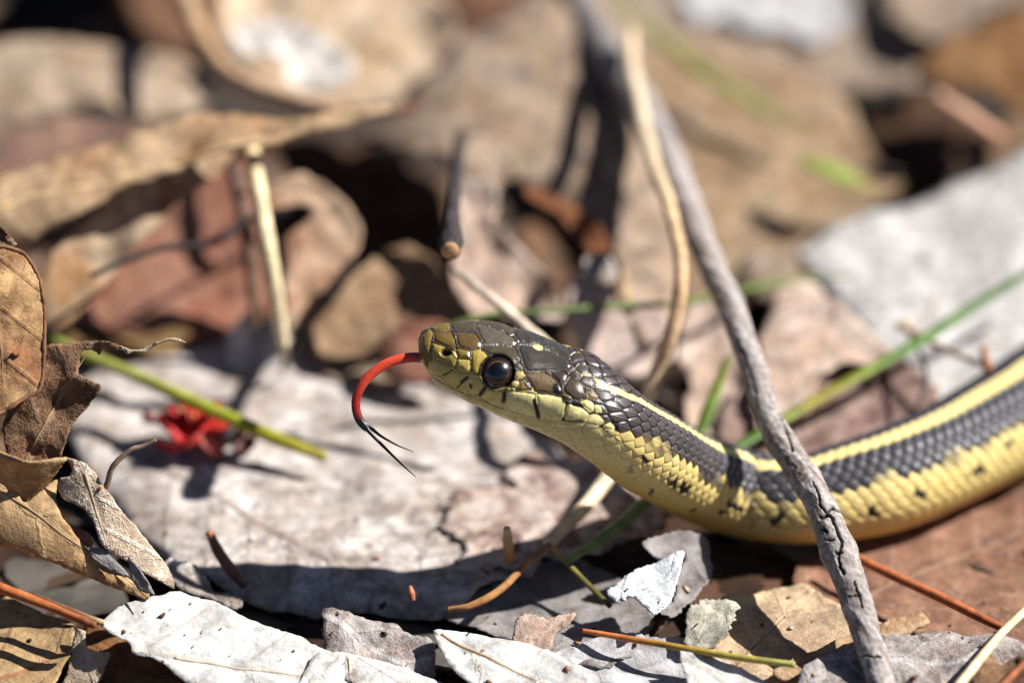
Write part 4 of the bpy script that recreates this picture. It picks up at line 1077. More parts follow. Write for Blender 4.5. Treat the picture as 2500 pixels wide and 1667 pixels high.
# --- behind the head: the arched pile
leaf("curled_leaf", "large grey-tan leaf arching over two dark hollows behind the head",
     [(830, 285), (930, 275), (1000, 262), (1000, 220), (1090, 150), (1180, 60), (1330, -10), (1420, -60), (1520, 60), (1590, 200), (1650, 380), (1665, 560), (1640, 740), (1560, 745), (1520, 660), (1450, 560), (1380, 490), (1290, 445), (1232, 440), (1196, 490), (1150, 482), (1118, 450), (1080, 405), (1020, 400), (960, 360), (900, 310)],
     17.0, leaf_mat(lin(176, 154, 134), lin(146, 120, 98), lin(92, 82, 82), 0.75, lin(206, 180, 146), 0.5, 0.18, seed=29, pitch=0.7, blotch=1.6), sy=0.10, axis=(1380, -20, 1250, 440), cup=-5.0, bend=-3.0, wr=1.4, wl=12, edge=-2.0, jag=0.35)
leaf("curled_leaf", "pinkish tan leaf flap standing under the arched leaf beside the cut twig", [(1090, 425), (1150, 440), (1205, 455), (1212, 520), (1195, 555), (1265, 605), (1330, 680), (1375, 740), (1370, 790), (1250, 790), (1150, 770), (1105, 700), (1100, 600), (1125, 540)], 15.0, BEIGE, sx=-0.2, sy=0.85, jag=0.3, wr=1.2)
leaf("fallen_leaf", "smooth pale pink leaf right behind the snake's crown", [(1385, 740), (1402, 670), (1450, 650), (1520, 670), (1570, 740), (1625, 770), (1650, 870), (1560, 930), (1470, 900), (1410, 870)], 9.0, leaf_mat(lin(216, 194, 182), lin(204, 176, 160), lin(140, 104, 84), 0.3, None, 0.3, 0.12, seed=30), sy=0.5, jag=0.2)
leaf("leaf_strip", "rust-red rolled leaf edge lining the dark hollow behind the head", [(1280, 445), (1370, 478), (1450, 545), (1510, 640), (1535, 735), (1500, 735), (1470, 660), (1410, 580), (1340, 520), (1270, 480)], 15.5, leaf_mat(lin(176, 118, 82), lin(150, 92, 60), None, 0.3, None, 0.2, 0.25, seed=41), sx=0.2, sy=0.7, jag=0.3, edge=0.5)
leaf("leaf_fragment", "small whitish leaf scrap in the mouth of the dark hollow", [(1415, 645), (1450, 612), (1495, 630), (1515, 680), (1490, 710), (1440, 690)], 16.0, PALE, sy=0.6, jag=0.2, res=0.5)
leaf("leaf_strip", "narrow upright tan leaf edge closing the dark hollow's right end", [(1500, 690), (1525, 650), (1545, 700), (1560, 760), (1530, 770), (1508, 740)], 16.5, TAN2, sx=-0.3, sy=0.9, jag=0.15, res=0.5)
leaf("fallen_leaf", "rusty brown leaf directly behind the tongue's base", [(925, 805), (1000, 775), (1080, 785), (1140, 840), (1120, 920), (1000, 930), (930, 900)], 9.0, REDB, sy=0.5, jag=0.2)
leaf("fallen_leaf", "mottled brown leaf slanting up to the cut twig", [(760, 800), (850, 700), (930, 620), (1000, 600), (1060, 640), (1110, 700), (1180, 770), (1140, 830), (1040, 800), (960, 830), (880, 880), (780, 880)], 9.5, leaf_mat(lin(172, 144, 112), lin(146, 110, 82), lin(70, 54, 46), 0.6, None, 0.3, 0.18, seed=31, blotch=1.8), sx=0.1, sy=0.4, jag=0.4, wr=1.2)
leaf("curled_leaf", "hooked tan leaf curling around a dark hole beside the pale stick", [(640, 475), (690, 442), (740, 430), (790, 458), (845, 510), (882, 562), (880, 605), (850, 660), (805, 730), (760, 810), (715, 840), (690, 790), (692, 700), (705, 640), (690, 590), (700, 572), (755, 545), (768, 520), (750, 505), (700, 508), (655, 530)], 15.0, leaf_mat(lin(204, 174, 146), lin(172, 124, 94), lin(110, 78, 60), 0.4, None, 0.3, 0.22, seed=32), sx=-0.2, sy=0.7, jag=0.2, wr=1.2, edge=0.8)
leaf("fallen_leaf", "reddish brown glossy leaf crossed by a thin black shadow stand-in", [(170, 780), (230, 660), (330, 540), (430, 450), (540, 390), (600, 400), (640, 560), (680, 700), (690, 800), (600, 850), (480, 840), (340, 820), (250, 810)], 9.5, REDB, sx=0.0, sy=0.45, axis=(240, 780, 560, 420), cup=-1.0, wr=0.8, jag=0.2)
leaf("curled_leaf", "very long crumpled tan leaf arching from the left pile towards the arched leaf", [(-80, 460), (60, 418), (180, 366), (300, 330), (400, 292), (480, 270), (580, 278), (680, 296), (780, 286), (880, 266), (960, 262), (930, 296), (830, 322), (720, 348), (600, 378), (500, 396), (400, 428), (320, 462), (240, 505), (130, 556), (40, 596), (-80, 615)], 27.0, TAN2, sx=0.02, sy=0.6, axis=(-60, 530, 930, 282), cup=-1.0, wr=1.8, wl=7, jag=0.25, edge=1.0, rib=lin(216, 184, 130))
leaf("curled_leaf", "long tan leaf tail hanging down in front of the reddish leaf", [(440, 315), (540, 298), (640, 318), (655, 345), (570, 392), (480, 462), (390, 545), (305, 640), (235, 722), (172, 792), (126, 817), (95, 792), (86, 700), (130, 610), (230, 522), (330, 440)], 21.0, leaf_mat(lin(204, 178, 150), lin(170, 124, 80), lin(120, 80, 50), 0.35, lin(220, 200, 172), 0.4, 0.22, seed=33), sx=-0.1, sy=0.8, axis=(110, 800, 640, 330), cup=1.0, wr=1.0, wl=7, jag=0.2)
stem("leaf_stalk", "thin golden stalk along the very long crumpled tan leaf", [(420, 398, 29.0), (560, 362, 29.5), (680, 338, 29.2), (780, 312, 28.4), (870, 288, 27.4), (960, 268, 26.4), (1015, 264, 25.8)], [5, 8, 8, 8, 9, 17], [lin(150, 112, 70), lin(178, 142, 96), lin(166, 126, 86), lin(120, 84, 62), lin(110, 74, 58)])
leaf("leaf_strip", "thin pale leaf rim arching above the golden stalk", [(400, 330), (440, 298), (500, 278), (560, 282), (640, 302), (560, 306), (500, 300), (440, 330), (380, 380)], 29.0, CREAM, sy=0.5, jag=0.15, res=0.5)
stem("twig", "slender pale yellow stick standing upright in the left pile", [(610, 335, 27), (616, 380, 27), (630, 450, 26), (652, 590, 22), (674, 730, 16), (696, 868, 9.5)], [18, 20, 19, 21, 20, 14], [lin(214, 186, 136), lin(226, 204, 158), lin(230, 210, 168), lin(232, 216, 178)], category="twig", knots=((0.3, 0.02, 0.12),), rough=0.1)
stem("twig", "brown stick in shadow leaning behind the pale yellow stick", [(556, 380, 24), (585, 480, 21), (606, 600, 17), (622, 720, 12), (630, 800, 9)], [17, 20, 20, 16], [lin(96, 74, 66), lin(110, 84, 68), lin(150, 116, 88)], category="twig")
stem("twig", "thin black curved twig across the reddish leaf", [(225, 672, 21), (300, 640, 20.5), (400, 606, 20.5), (490, 600, 20), (550, 575, 20), (600, 540, 20.5), (700, 515, 21)], [8, 10, 11, 10], [lin(40, 30, 30), lin(34, 26, 28)], category="twig", rough=0.25)  # dark strand modelled in place of a shadow line over the leaf
stem("twig", "thin dark twig rising right from the pale stick's foot", [(690, 900, 6), (715, 845, 9), (770, 765, 12), (830, 680, 15), (870, 630, 17)], [8, 12, 13, 10], [lin(50, 44, 48), lin(40, 34, 36)], category="twig", rough=0.25)  # solid dark strand put in where a shadow runs

# --- far left and top
leaf("fallen_leaf", "very dark leaf added to blacken the hollow at the far left", [(-100, -80), (200, -100), (380, -60), (400, 60), (330, 130), (100, 130), (-100, 140)], -4.0, DARKB, jag=0.3)  # dark sheet added to deepen the hollow's shade by its colour
leaf("fallen_leaf", "unseen leaf added to shade the black hollow at the far left", [(60, -330), (460, -330), (480, -140), (330, -60), (200, -30), (120, -60), (40, -140)], 4.5, DARKB, jag=0.3)  # out-of-frame leaf added to cast shade into the hollow
leaf("fallen_leaf", "broad weathered tan leaf at the back behind the left pile", [(-80, 130), (40, 95), (150, 108), (300, 120), (420, 150), (520, 175), (525, 235), (480, 275), (380, 295), (250, 275), (120, 300), (-80, 340)], 17.0, leaf_mat(lin(196, 172, 146), lin(168, 140, 112), lin(120, 100, 90), 0.5, lin(216, 200, 184), 0.4, 0.18, seed=34), sx=0.0, sy=0.35, wr=1.4, jag=0.3)
leaf("curled_leaf", "dark brown curled leaf overhanging the black hollow at the far left", [(300, -20), (340, -120), (600, -190), (660, -80), (600, 30), (545, 130), (480, 150), (400, 125), (335, 70)], 4.0, leaf_mat(lin(140, 104, 80), lin(110, 76, 54), None, 0.3, None, 0.3, 0.2, seed=35), sx=0.1, sy=0.1, bend=-1, jag=0.3)
leaf("fallen_leaf", "shaded reddish grey leaf between tan back leaf and crumpled leaf", [(-60, 345), (100, 300), (250, 285), (400, 300), (380, 340), (200, 380), (60, 430), (-60, 460)], 18.0, leaf_mat(lin(150, 118, 100), lin(120, 90, 78), lin(80, 64, 60), 0.4, None, 0.3, 0.15, seed=36), sy=0.4, jag=0.3)
leaf("fallen_leaf", "wide cream and tan leaf at the back beside the curved brown stem", [(540, -60), (800, -80), (1000, -60), (1090, 20), (1122, 100), (1112, 172), (1060, 225), (960, 245), (830, 265), (740, 262), (640, 215), (560, 150), (530, 60)], 18.0, leaf_mat(lin(216, 192, 166), lin(192, 158, 120), lin(140, 104, 78), 0.35, lin(226, 210, 190), 0.4, 0.18, seed=37), sx=0.0, sy=0.35, axis=(560, 150, 1100, 60), cup=-1.5, wr=1.4, jag=0.3)
leaf("fallen_leaf", "bleached white leaf fold lying on the wide cream leaf", [(560, 80), (600, 50), (690, 55), (800, 100), (868, 150), (868, 205), (780, 238), (690, 210), (700, 160), (660, 130), (600, 140)], 21.5, leaf_mat(lin(236, 230, 222), lin(216, 206, 196), lin(160, 146, 136), 0.2, None, 0.2, 0.12, seed=38), sy=0.5, wr=1.2, jag=0.25, edge=0.6)
stem("leaf_stalk", "thick curved brown stem sweeping round the bleached leaf", [(435, -60, 27), (455, 0, 26), (490, 90, 25), (540, 165, 24.5), (625, 217, 24.5), (720, 250, 25), (830, 280, 26), (880, 292, 26)], [26, 26, 25, 22, 20, 16], [lin(190, 164, 132), lin(176, 140, 104), lin(186, 152, 124), lin(140, 104, 80)])
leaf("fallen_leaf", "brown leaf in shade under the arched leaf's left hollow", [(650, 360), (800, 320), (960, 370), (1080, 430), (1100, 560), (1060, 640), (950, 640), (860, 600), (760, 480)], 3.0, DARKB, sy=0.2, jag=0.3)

# ------------------------------------------------------------------ bark twig lying over the snake
def build_bark_twig():
    pts = [(1300, -140, 20.5), (1415, 18, 21), (1505, 165, 21.5), (1600, 321, 21.8), (1664, 464, 21.6), (1712, 593, 21.2), (1752, 680, 20.8), (1790, 762, 20.4), (1840, 900, 17.8), (1886, 1040, 15.4), (1918, 1098, 14.5), (1962, 1160, 13.5), (2010, 1245, 12.3), (2048, 1340, 10.6), (2085, 1450, 8.0), (2120, 1560, 5.2), (2150, 1667, 2.6), (2185, 1800, 0.2)]
    rp = [56, 52, 48, 44, 39, 36, 35, 34, 33, 33, 35, 37, 38.5, 41, 38, 36, 34, 32]
    n, ns = 1150, 110
    path = catmull([np.append(G(*p), r) for p, r in zip(pts, rp)], n)
    rad = path[:, 3] * PX; path = path[:, :3]
    t = np.linspace(0, 1, n)
    s = np.r_[0, np.cumsum(np.linalg.norm(np.diff(path, axis=0), axis=1))]
    w = 0.22 * fbm(s / 6, s * 0, 4, 3); path[:, 0] += w; path[:, 2] += 0.2 * fbm(s / 7, s * 0 + 9, 6, 3)
    for px_, amp, wd in ((735, 0.10, 1.2), (1075, 0.10, 1.5), (1165, 0.08, 1.0), (1345, 0.14, 1.3), (1480, 0.06, 1.0)):
        pr = proj(path); k = np.argmin(np.abs(pr[:, 1] - px_)); rad = rad * (1 + amp * np.exp(-((s - s[k]) / wd) ** 2))
    v, f = tube_mesh(path, rad, ns)
    f4 = np.array([q for q in f if len(q) == 4])
    th = np.tile(np.linspace(0, 2 * np.pi, ns, endpoint=False), n); ss = np.repeat(s, ns)
    cx, cy = np.cos(th) * 2.2, np.sin(th) * 2.2
    long_ = fbm(cx * 1.6 + 0.12 * ss, cy * 1.6 + 0.10 * ss + 3, 8, 4)
    lump = fbm(cx * 0.6 + ss / 2.4, cy * 0.6 + 7, 12, 3)
    fine = fbm(cx * 3 + ss * 1.3, cy * 3 + ss * 0.7, 15, 4)
    rn = v - np.repeat(path, ns, 0); rn /= np.linalg.norm(rn, axis=1)[:, None]
    h = 0.06 * long_ + 0.16 * lump + 0.035 * fine
    pv = proj(v)
    cracks = [([(2001, 1231), (2016, 1249), (2031, 1241), (2046, 1247), (2058, 1256)], 4), ([(2004, 1264), (2020, 1257), (2034, 1262)], 6), ([(2028, 1260), (2038, 1281), (2046, 1304), (2056, 1322), (2052, 1337), (2046, 1352), (2049, 1380), (2060, 1400)], 4.5),
              ([(2010, 1290), (2018, 1300)], 4), ([(2086, 1418), (2091, 1438), (2100, 1460), (2106, 1480)], 3.5), ([(2070, 1455), (2100, 1452)], 2.5), ([(2016, 1318), (2035, 1316)], 3), ([(2040, 1350), (2054, 1346)], 4.5), ([(1985, 1175), (1996, 1200), (2000, 1225)], 3), ([(2110, 1600), (2150, 1603)], 3), ([(1905, 1010), (1925, 1060), (1935, 1100)], 4), ([(1800, 830), (1830, 900), (1845, 960)], 4), ([(2020, 1180), (2032, 1205)], 3)]
    front = (rn @ np.array([0, CP, -SP])) < 0.2
    cr = np.zeros(len(v))
    wb = 3.0 * np.stack([fbm(pv[:, 0] / 9, pv[:, 1] / 9, 70, 2), fbm(pv[:, 0] / 9, pv[:, 1] / 9, 75, 2)], 1)
    for pl, wd in cracks:
        d = poly_dist(pv + wb, pl, closed=False)
        cr = np.maximum(cr, smooth(wd * 1.1, wd * 0.4, d) * front)
    gen = smooth(0.50, 0.62, fbm(cx * 1.2 + ss * 0.10, cy * 1.2 + ss * 0.22 + 40, 88, 4)) * 0.22
    h = h - 0.40 * cr - 0.10 * gen
    v = v + rn * h[:, None]
    base = np.array(lin(168, 160, 156)); alt = np.array(lin(126, 112, 104)); dk = np.array(lin(46, 36, 32))
    k = np.clip(0.62 + 0.7 * long_ + 0.6 * lump + 0.3 * fine, 0, 1)[:, None]
    c = alt * (1 - k) + base * k
    c = c * (1 + 0.22 * fine)[:, None]
    c = c * np.interp(ss, [0, 40, 75, 90], [0.62, 0.68, 0.95, 1.0])[:, None]  # shading of the upper twig put into the bark colour
    m_ = np.maximum(cr, gen * 0.7)[:, None]
    c = c * (1 - m_) + dk * m_
    fl = [tuple(q) for q in f4] + [tuple(range(ns))[::-1], tuple(range((n - 1) * ns, n * ns))]
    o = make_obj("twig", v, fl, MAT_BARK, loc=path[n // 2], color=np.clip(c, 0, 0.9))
    tag(o, "long grey cracked bark twig lying across the snake's body", "twig")
build_bark_twig()

# ------------------------------------------------------------------ straws, needles, grass
STRAW = [lin(206, 178, 144), lin(214, 196, 166), lin(206, 176, 136), lin(198, 158, 120), lin(216, 186, 150), lin(224, 204, 172), lin(226, 204, 170)]
stem("straw", "long curved pale straw stem passing behind the snake's neck", [(1538, 80, 25.5), (1544, 180, 25.5), (1590, 380, 24.6), (1635, 510, 24.4), (1662, 650, 23.8), (1648, 780, 19.5), (1600, 920, 13.5), (1540, 1070, 8), (1450, 1210, 5.2), (1340, 1322, 5.0)], [17, 21, 19, 18, 19, 20, 19, 19, 18], STRAW, n=200, rough=0.1)
stem("straw", "thin grey stem behind the snake's crown", [(1105, 655, 22), (1150, 690, 21), (1220, 745, 19.5), (1300, 812, 17.5), (1360, 860, 16)], [8, 12, 14, 13], [lin(150, 136, 122), lin(206, 190, 170), lin(214, 196, 172)])
stem("straw", "pale straw stem crossing the silver-brown leaf in the near corner", [(2335, 1680, 5.0), (2400, 1600, 5.2), (2450, 1540, 5.4), (2520, 1475, 5.6), (2600, 1400, 5.8)], [12, 11, 10, 10], [lin(222, 196, 160), lin(220, 196, 160), lin(200, 200, 150), lin(170, 200, 140)], rough=0.08)
stem("pine_needle", "rust-brown pine needle lying on the rust-brown leaf", [(2060, 1345, 3.0), (2150, 1390, 3.0), (2300, 1460, 2.9), (2400, 1510, 2.8), (2450, 1534, 2.6)], [11, 12, 12, 9], [lin(170, 96, 56), lin(176, 100, 58), lin(160, 88, 50)], rough=0.06, category="pine needle")
stem("pine_needle", "dark rust needle in the near corner under the straw stem", [(2420, 1700, 5.6), (2480, 1640, 5.8), (2560, 1560, 6.0)], [9, 9], [lin(150, 92, 56), lin(140, 80, 50)], rough=0.08, category="pine needle")
stem("pine_needle", "thin orange-to-green pine needle over the dull shaded leaf", [(1422, 1538, 3.2), (1520, 1556, 3.2), (1650, 1578, 3.4), (1790, 1602, 3.6), (1940, 1622, 3.6)], [5, 8, 8, 9, 8], [lin(196, 112, 60), lin(190, 110, 56), lin(160, 126, 50), lin(164, 148, 66), lin(170, 164, 90)], rough=0.08, category="pine needle")
stem("pine_needle", "curved golden-brown stalk on the shaded edge of the large pale leaf", [(1095, 1488, 3.6), (1150, 1478, 4.2), (1220, 1440, 5.0), (1290, 1370, 5.6), (1340, 1330, 6.0)], [8, 10, 9, 8], [lin(170, 120, 70), lin(160, 112, 66), lin(130, 96, 70)], rough=0.15, category="stem")
GR = [lin(112, 140, 52), lin(92, 132, 46)]
def blade(label, pts, rpx, cols, n=80, flat=0.35, **kw):
    return stem("grass_blade", label, pts, rpx, cols, mat=MAT_GRASS, rough=0.05, nseg=12, n=n, flat=flat, category="grass", **kw)
blade("long green grass blade slanting up over the silvery leaf", [(2640, 590, 15), (2500, 672, 13.5), (2380, 745, 12), (2250, 830, 10.6), (2100, 915, 9.4), (1960, 995, 8.2), (1860, 1055, 7.4), (1780, 1105, 6.8)], [12, 14, 17, 18, 19, 18, 14], [lin(70, 104, 50), lin(84, 120, 50), lin(90, 132, 44), lin(92, 134, 40), lin(168, 152, 50), lin(96, 136, 44), lin(80, 110, 46)], flat=0.5)
blade("short upright green blade between straw stem and bark twig", [(1778, 870, 14), (1756, 930, 12), (1730, 1000, 10), (1704, 1072, 8)], [7, 14, 18, 16], [lin(140, 152, 60), lin(150, 158, 70), lin(120, 150, 60), lin(110, 130, 60)], flat=0.4)
blade("thin horizontal grass stem behind the snake's crown", [(1080, 800, 15), (1200, 768, 16), (1360, 758, 16), (1500, 748, 15.5), (1640, 742, 14.5), (1760, 720, 12.5), (1850, 700, 11), (1960, 680, 10), (2090, 672, 9)], [8, 10, 10, 12, 11, 11, 13, 10, 5], [lin(110, 122, 66), lin(120, 136, 84), lin(116, 134, 70), lin(104, 124, 54), lin(112, 132, 62), lin(80, 100, 40)], flat=0.7)
blade("grass blade coming out from beneath the snake's belly", [(1640, 1180, 6.5), (1580, 1222, 6.2), (1500, 1290, 5.8), (1430, 1340, 5.6), (1378, 1372, 5.4)], [16, 20, 21, 16, 8], [lin(104, 128, 62), lin(140, 160, 92), lin(136, 160, 96), lin(150, 160, 84)], flat=0.35)
blade("thin dark grass stem in the shade below the belly", [(1345, 1330, 5.6), (1400, 1390, 4.6), (1460, 1450, 3.6), (1490, 1480, 3.0)], [7, 8, 7], [lin(190, 176, 90), lin(120, 112, 60), lin(90, 80, 46)], flat=0.8)
blade("blurred green blade on the far grey-brown leaf", [(1490, 0, 15), (1600, 80, 14), (1720, 180, 13), (1840, 250, 12), (1970, 330, 11)], [16, 20, 24, 20, 10], [lin(140, 140, 70), lin(150, 150, 84), lin(130, 140, 60), lin(140, 148, 76), lin(150, 140, 90)], flat=0.4)
blade("short bright green leaf blade on the golden-brown leaf", [(1960, 390, 11.5), (2010, 410, 11.5), (2070, 435, 11.2), (2135, 462, 10.5)], [20, 40, 40, 14], [lin(140, 148, 50), lin(150, 168, 80), lin(156, 172, 92), lin(170, 140, 80)], flat=0.25)
stem("green_stem", "yellow-green stem lying over the large pale leaf and red flower", [(95, 812, 12), (200, 862, 11), (320, 912, 10), (450, 970, 9.2), (580, 1028, 7.8), (680, 1072, 6.6), (796, 1116, 5.4)], [10, 15, 16, 17, 18, 18, 12], [lin(130, 140, 60), lin(168, 172, 84), lin(176, 178, 92), lin(172, 174, 70), lin(160, 164, 40), lin(166, 160, 36), lin(190, 176, 80)], mat=MAT_GRASS, rough=0.05)
stem("twig", "short brown thorn-like twig sticking up at the pale leaf's lower edge", [(510, 1298, 6.6), (530, 1340, 5.4), (560, 1385, 4.0), (600, 1430, 2.6)], [9, 14, 15, 12], [lin(160, 100, 62), lin(130, 90, 66), lin(110, 84, 66)], category="twig")
stem("twig", "tiny tan stub standing on the stained leaf under the throat", [(1238, 1290, 9.0), (1240, 1320, 7.2), (1244, 1364, 4.6)], [9, 13, 13], [lin(222, 186, 140), lin(206, 160, 110), lin(170, 116, 76)], category="twig")
stem("twig", "tiny orange bud scale on the pale leaf's shaded lower edge", [(1000, 1430, 5.2), (1004, 1448, 4.6), (1008, 1466, 4.0)], [5, 9, 6], [lin(170, 110, 80), lin(180, 110, 70)], category="twig", n=30)

def build_cut_twig():
    pts = [(1112, 405, 33), (1108, 450, 32.5), (1102, 520, 32), (1100, 570, 31.5), (1098, 612, 31)]
    ctrl = np.array([P(1124, 330, 62), P(1114, 420, 42), P(1106, 510, 27), P(1103, 565, 19), P(1099, 612, 13.5)])
    path = catmull(ctrl, 90)
    t = np.linspace(0, 1, 90)
    rad = np.interp(t, [0, 0.45, 0.7, 0.88, 1.0], [17, 17, 22, 29, 25]) * PX
    v, f = tube_mesh(path, rad, 28, rough=0.18, rl=1.5, seed=5, cap=False, up=(0.2, 0, 1))
    end = path[-1]; ring = v[-28:]
    inner = end + (ring - end) * 0.86
    tip = end + (path[-1] - path[-2]) * 0.6
    nv = len(v)
    V = np.vstack([v])
    c = np.tile(np.array(lin(62, 55, 54)), (nv, 1)) * (1 + 0.5 * fbm(v[:, 0] * 2, v[:, 2] * 2, 6, 3))[:, None]
    f = f + [tuple(range(28))[::-1]]
    o = make_obj("twig", V, f + [tuple(range(nv - 28, nv))], MAT_BARK, loc=path[0], color=c)
    tag(o, "stubby dark grey twig with pale cut end pointing at the snake", "twig")
    # pale cut face
    T_ = unit(path[-1] - path[-3]); a = unit(np.cross(T_, [0, 0, 1.0])); b = np.cross(T_, a)
    vv = [end + T_ * 0.28]; cc = [lin(206, 160, 120)]
    for r_, dz in ((0.45, 0.25), (0.8, 0.16), (1.0, 0.0)):
        for k in range(24):
            an = 2 * math.pi * k / 24
            vv.append(end + T_ * dz + (a * math.cos(an) + b * math.sin(an)) * rad[-1] * r_ * 0.9)
            cc.append(lin(198, 150, 112) if r_ < 0.9 else lin(226, 186, 130))
    ff = [(0, 1 + k, 1 + (k + 1) % 24) for k in range(24)]
    for q in range(2):
        for k in range(24):
            p0, p1 = 1 + q * 24 + k, 1 + q * 24 + (k + 1) % 24
            ff.append((p0, p0 + 24, p1 + 24, p1))
    make_obj("cut_face", np.array(vv), ff, MAT_STEM, loc=end, parent=o, color=np.array(cc))
build_cut_twig()

def build_flower():
    base = G(482, 1092, 4.0)
    root = bpy.data.objects.new("fallen_flower", None); COL.objects.link(root)
    root.empty_display_size = 0.003
    root.location = tuple(base * MM); root["origin_mm"] = [float(x) for x in base]
    tag(root, "crumpled red maple flower cluster lying on the large pale leaf", "flower")
    r = np.random.default_rng(4)
    spec = [(-4.6, 1.2, 2.4, 3.2, 0.9, 2.2, lin(196, 74, 88)), (-3.2, 0.2, 2.2, 3.6, 1.2, 1.5, lin(178, 40, 48)), (-1.8, 1.4, 2.6, 3.8, 1.3, 0.9, lin(176, 30, 34)), (-0.6, -0.2, 2.8, 4.2, 1.5, -0.3, lin(206, 44, 42)),
            (0.9, 1.0, 2.8, 4.4, 1.6, 0.3, lin(212, 52, 48)), (2.4, 0.6, 2.2, 3.6, 1.3, -0.6, lin(176, 66, 58)), (-1.2, -1.8, 1.6, 3.6, 0.9, -1.2, lin(170, 52, 44)), (4.2, -0.2, 1.2, 3.4, 1.0, -1.1, lin(120, 70, 60)), (-3.4, -1.4, 1.2, 3.0, 1.0, -2.0, lin(130, 36, 40)), (5.6, -1.0, 0.8, 2.6, 0.9, -0.4, lin(96, 56, 50)), (1.4, -1.2, 1.4, 3.0, 1.0, 0.9, lin(206, 120, 106))]
    for i, (dx, dy, dz, ln, wd, ang, c) in enumerate(spec):
        nu, nv = 14, 9
        vv = []
        e = np.array([math.cos(ang + 1.2), math.sin(ang + 1.2), 0.35 + 0.3 * math.sin(i * 2.1)]); e = unit(e)
        s = unit(np.cross(e, [0.2, 0.3, 1])); n = np.cross(s, e)
        for u in range(nu):
            t = u / (nu - 1)
            w_ = 1.7 * wd * math.sin(math.pi * (0.08 + 0.86 * t)) ** 0.7
            for k in range(nv):
                q = k / (nv - 1) * 2 - 1
                vv.append(base + 1.25 * np.array([dx * 0.85, dy * 1.2, dz * 0.75]) + e * ln * 1.15 * (t - 0.5) + s * q * w_ + n * (0.6 * q * q * wd + 0.5 * t * t + 0.25 * math.sin(5 * t + 3 * q + i)))
        vv = np.array(vv)
        cc = np.array(c)[None, :] * (1 + 0.35 * fbm(vv[:, 0] * 1.4, vv[:, 1] * 1.4 + vv[:, 2], i, 3))[:, None]
        p = make_obj("petal", vv, grid_faces(nu, nv, False), MAT_PETAL, loc=vv.mean(0), parent=root, color=np.clip(cc, 0, 0.9))
        md = p.modifiers.new("thickness", 'SOLIDIFY'); md.thickness = 0.2 * MM
    for i, (x, y, z_) in enumerate([(-2.6, 3.0, 4.6), (-0.6, 2.2, 4.4), (2.0, -2.6, 0.6), (0.4, -3.0, 0.5), (3.6, -2.6, 0.5)]):
        pth = catmull([base + np.array([0.2 * x, 0.2 * y, 1.0]), base + np.array([0.6 * x, 0.6 * y, max(z_ * 0.8, 0.8)]), base + np.array([x, y, z_ * 0.8])], 20)
        v, f = tube_mesh(pth, np.linspace(0.16, 0.24, 20), 8)
        make_obj("stamen", v, f, MAT_STEM, loc=pth[0], parent=root, color=np.tile(np.array(lin(210, 170, 110) if i < 2 else lin(150, 110, 96)), (len(v), 1)))
build_flower()

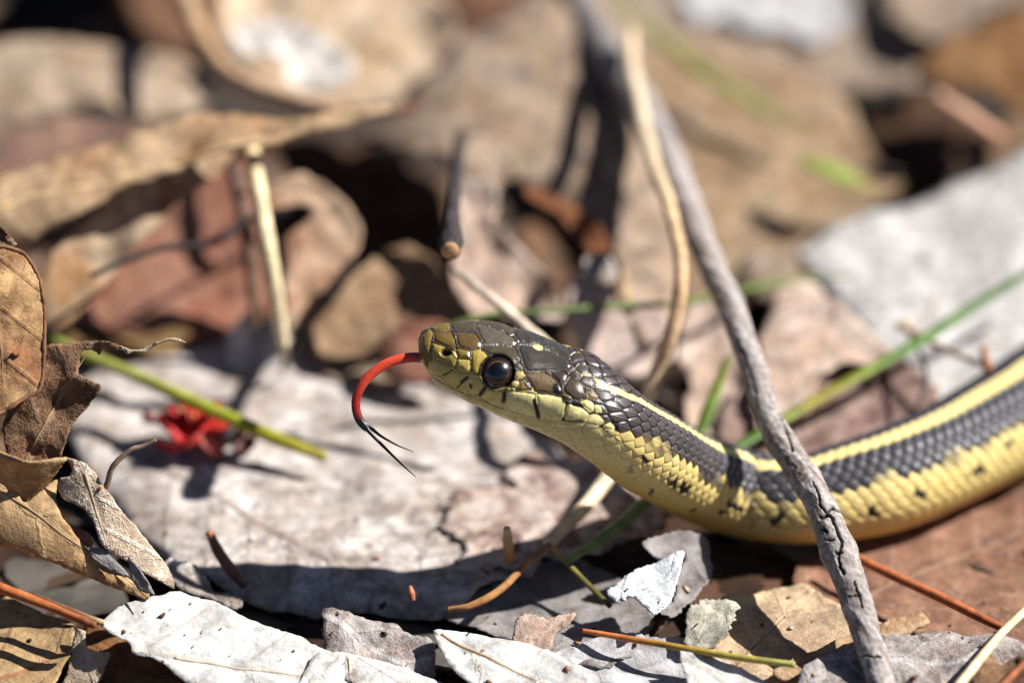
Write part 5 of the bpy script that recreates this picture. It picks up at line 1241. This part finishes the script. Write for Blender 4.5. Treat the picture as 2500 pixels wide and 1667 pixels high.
def build_sprig():
    base = G(2215, 815, 9.0)
    root = bpy.data.objects.new("dry_sprig", None); COL.objects.link(root); root.empty_display_size = 0.003
    root.location = tuple(base * MM); root["origin_mm"] = [float(x) for x in base]
    tag(root, "small dry sprig with tiny bud lying on the silvery leaf", "sprig")
    def part(name, pts, r0, r1, c):
        pth = catmull([G(*p) for p in pts], 40); v, f = tube_mesh(pth, np.linspace(r0, r1, 40), 10, rough=0.2, rl=1.0)
        make_obj(name, v, f, MAT_STEM, loc=pth[0], parent=root, color=np.tile(np.array(c), (len(v), 1)))
    part("stalk", [(2205, 800, 9.6), (2260, 830, 10.2), (2330, 862, 10.8), (2408, 895, 11.0)], 0.42, 0.34, lin(150, 120, 92))
    part("bud", [(2412, 905, 11.0), (2408, 885, 11.6), (2402, 862, 12.2), (2400, 850, 12.4)], 0.62, 0.40, lin(150, 92, 56))
    part("shadow_strand", [(2225, 825, 9.6), (2250, 870, 9.4), (2262, 920, 9.0), (2250, 970, 8.4), (2238, 990, 8.0)], 0.34, 0.22, lin(60, 54, 54))  # dark strand modelled in place of the sprig's curved cast shadow
    part("bud", [(2190, 798, 9.4), (2205, 790, 9.8), (2222, 800, 9.6)], 0.55, 0.5, lin(206, 184, 150))
build_sprig()

def build_crumbs():
    """loose crumbs of leaf lying on the leaves"""
    r = np.random.default_rng(77)
    bpy.context.view_layer.update()
    dg = bpy.context.evaluated_depsgraph_get()
    V, F, C = [], [], []; b0 = 0
    tones = [lin(206, 186, 160), lin(120, 86, 62), lin(84, 60, 46), lin(180, 130, 90), lin(60, 46, 40), lin(222, 212, 200), lin(150, 96, 60)]
    n = 0
    for i in range(1500):
        x, y = r.uniform(-70, 75), r.uniform(-60, 150)
        ok, loc, nor, fi, ob, mt = scene.ray_cast(dg, Vector((x * MM, y * MM, 0.2)), Vector((0, 0, -1)))
        if not ok or ob.name.split('.')[0] not in ("fallen_leaf", "curled_leaf", "leaf_fragment"): continue
        if nor.z < 0.5: continue
        p = np.array(loc) / MM; nn = np.array(nor)
        a = unit(np.cross(nn, [r.normal(), r.normal(), 0.1])); b = np.cross(nn, a)
        sz = float(np.clip(r.lognormal(-1.35, 0.5), 0.08, 0.8)); asp = r.uniform(0.35, 1.0)
        k = int(r.integers(5, 8)); an = np.sort(r.uniform(0, 6.28, k))
        ring = np.array([p + nn * (0.16 + r.uniform(-0.05, 0.25) * sz) + sz * (a * math.cos(t) + b * asp * math.sin(t)) * r.uniform(0.6, 1.1) for t in an])
        top = p + nn * (0.18 + 0.22 * sz)
        bot = p + nn * 0.05
        V += [top, bot] + list(ring); c = np.array(tones[int(r.integers(0, len(tones)))]) * r.uniform(0.7, 1.1)
        C += [c] * (k + 2)
        for j in range(k):
            j2 = (j + 1) % k
            F.append((b0, b0 + 2 + j, b0 + 2 + j2)); F.append((b0 + 1, b0 + 2 + j2, b0 + 2 + j))
        b0 += k + 2; n += 1
    o = make_obj("leaf_crumbs", np.array(V), np.array(F), MAT_LITTER, color=np.array(C), smooth_shade=False)
    tag(o, "tiny loose crumbs of dead leaf scattered over the leaves", "leaf crumbs", kind="stuff")
build_crumbs()
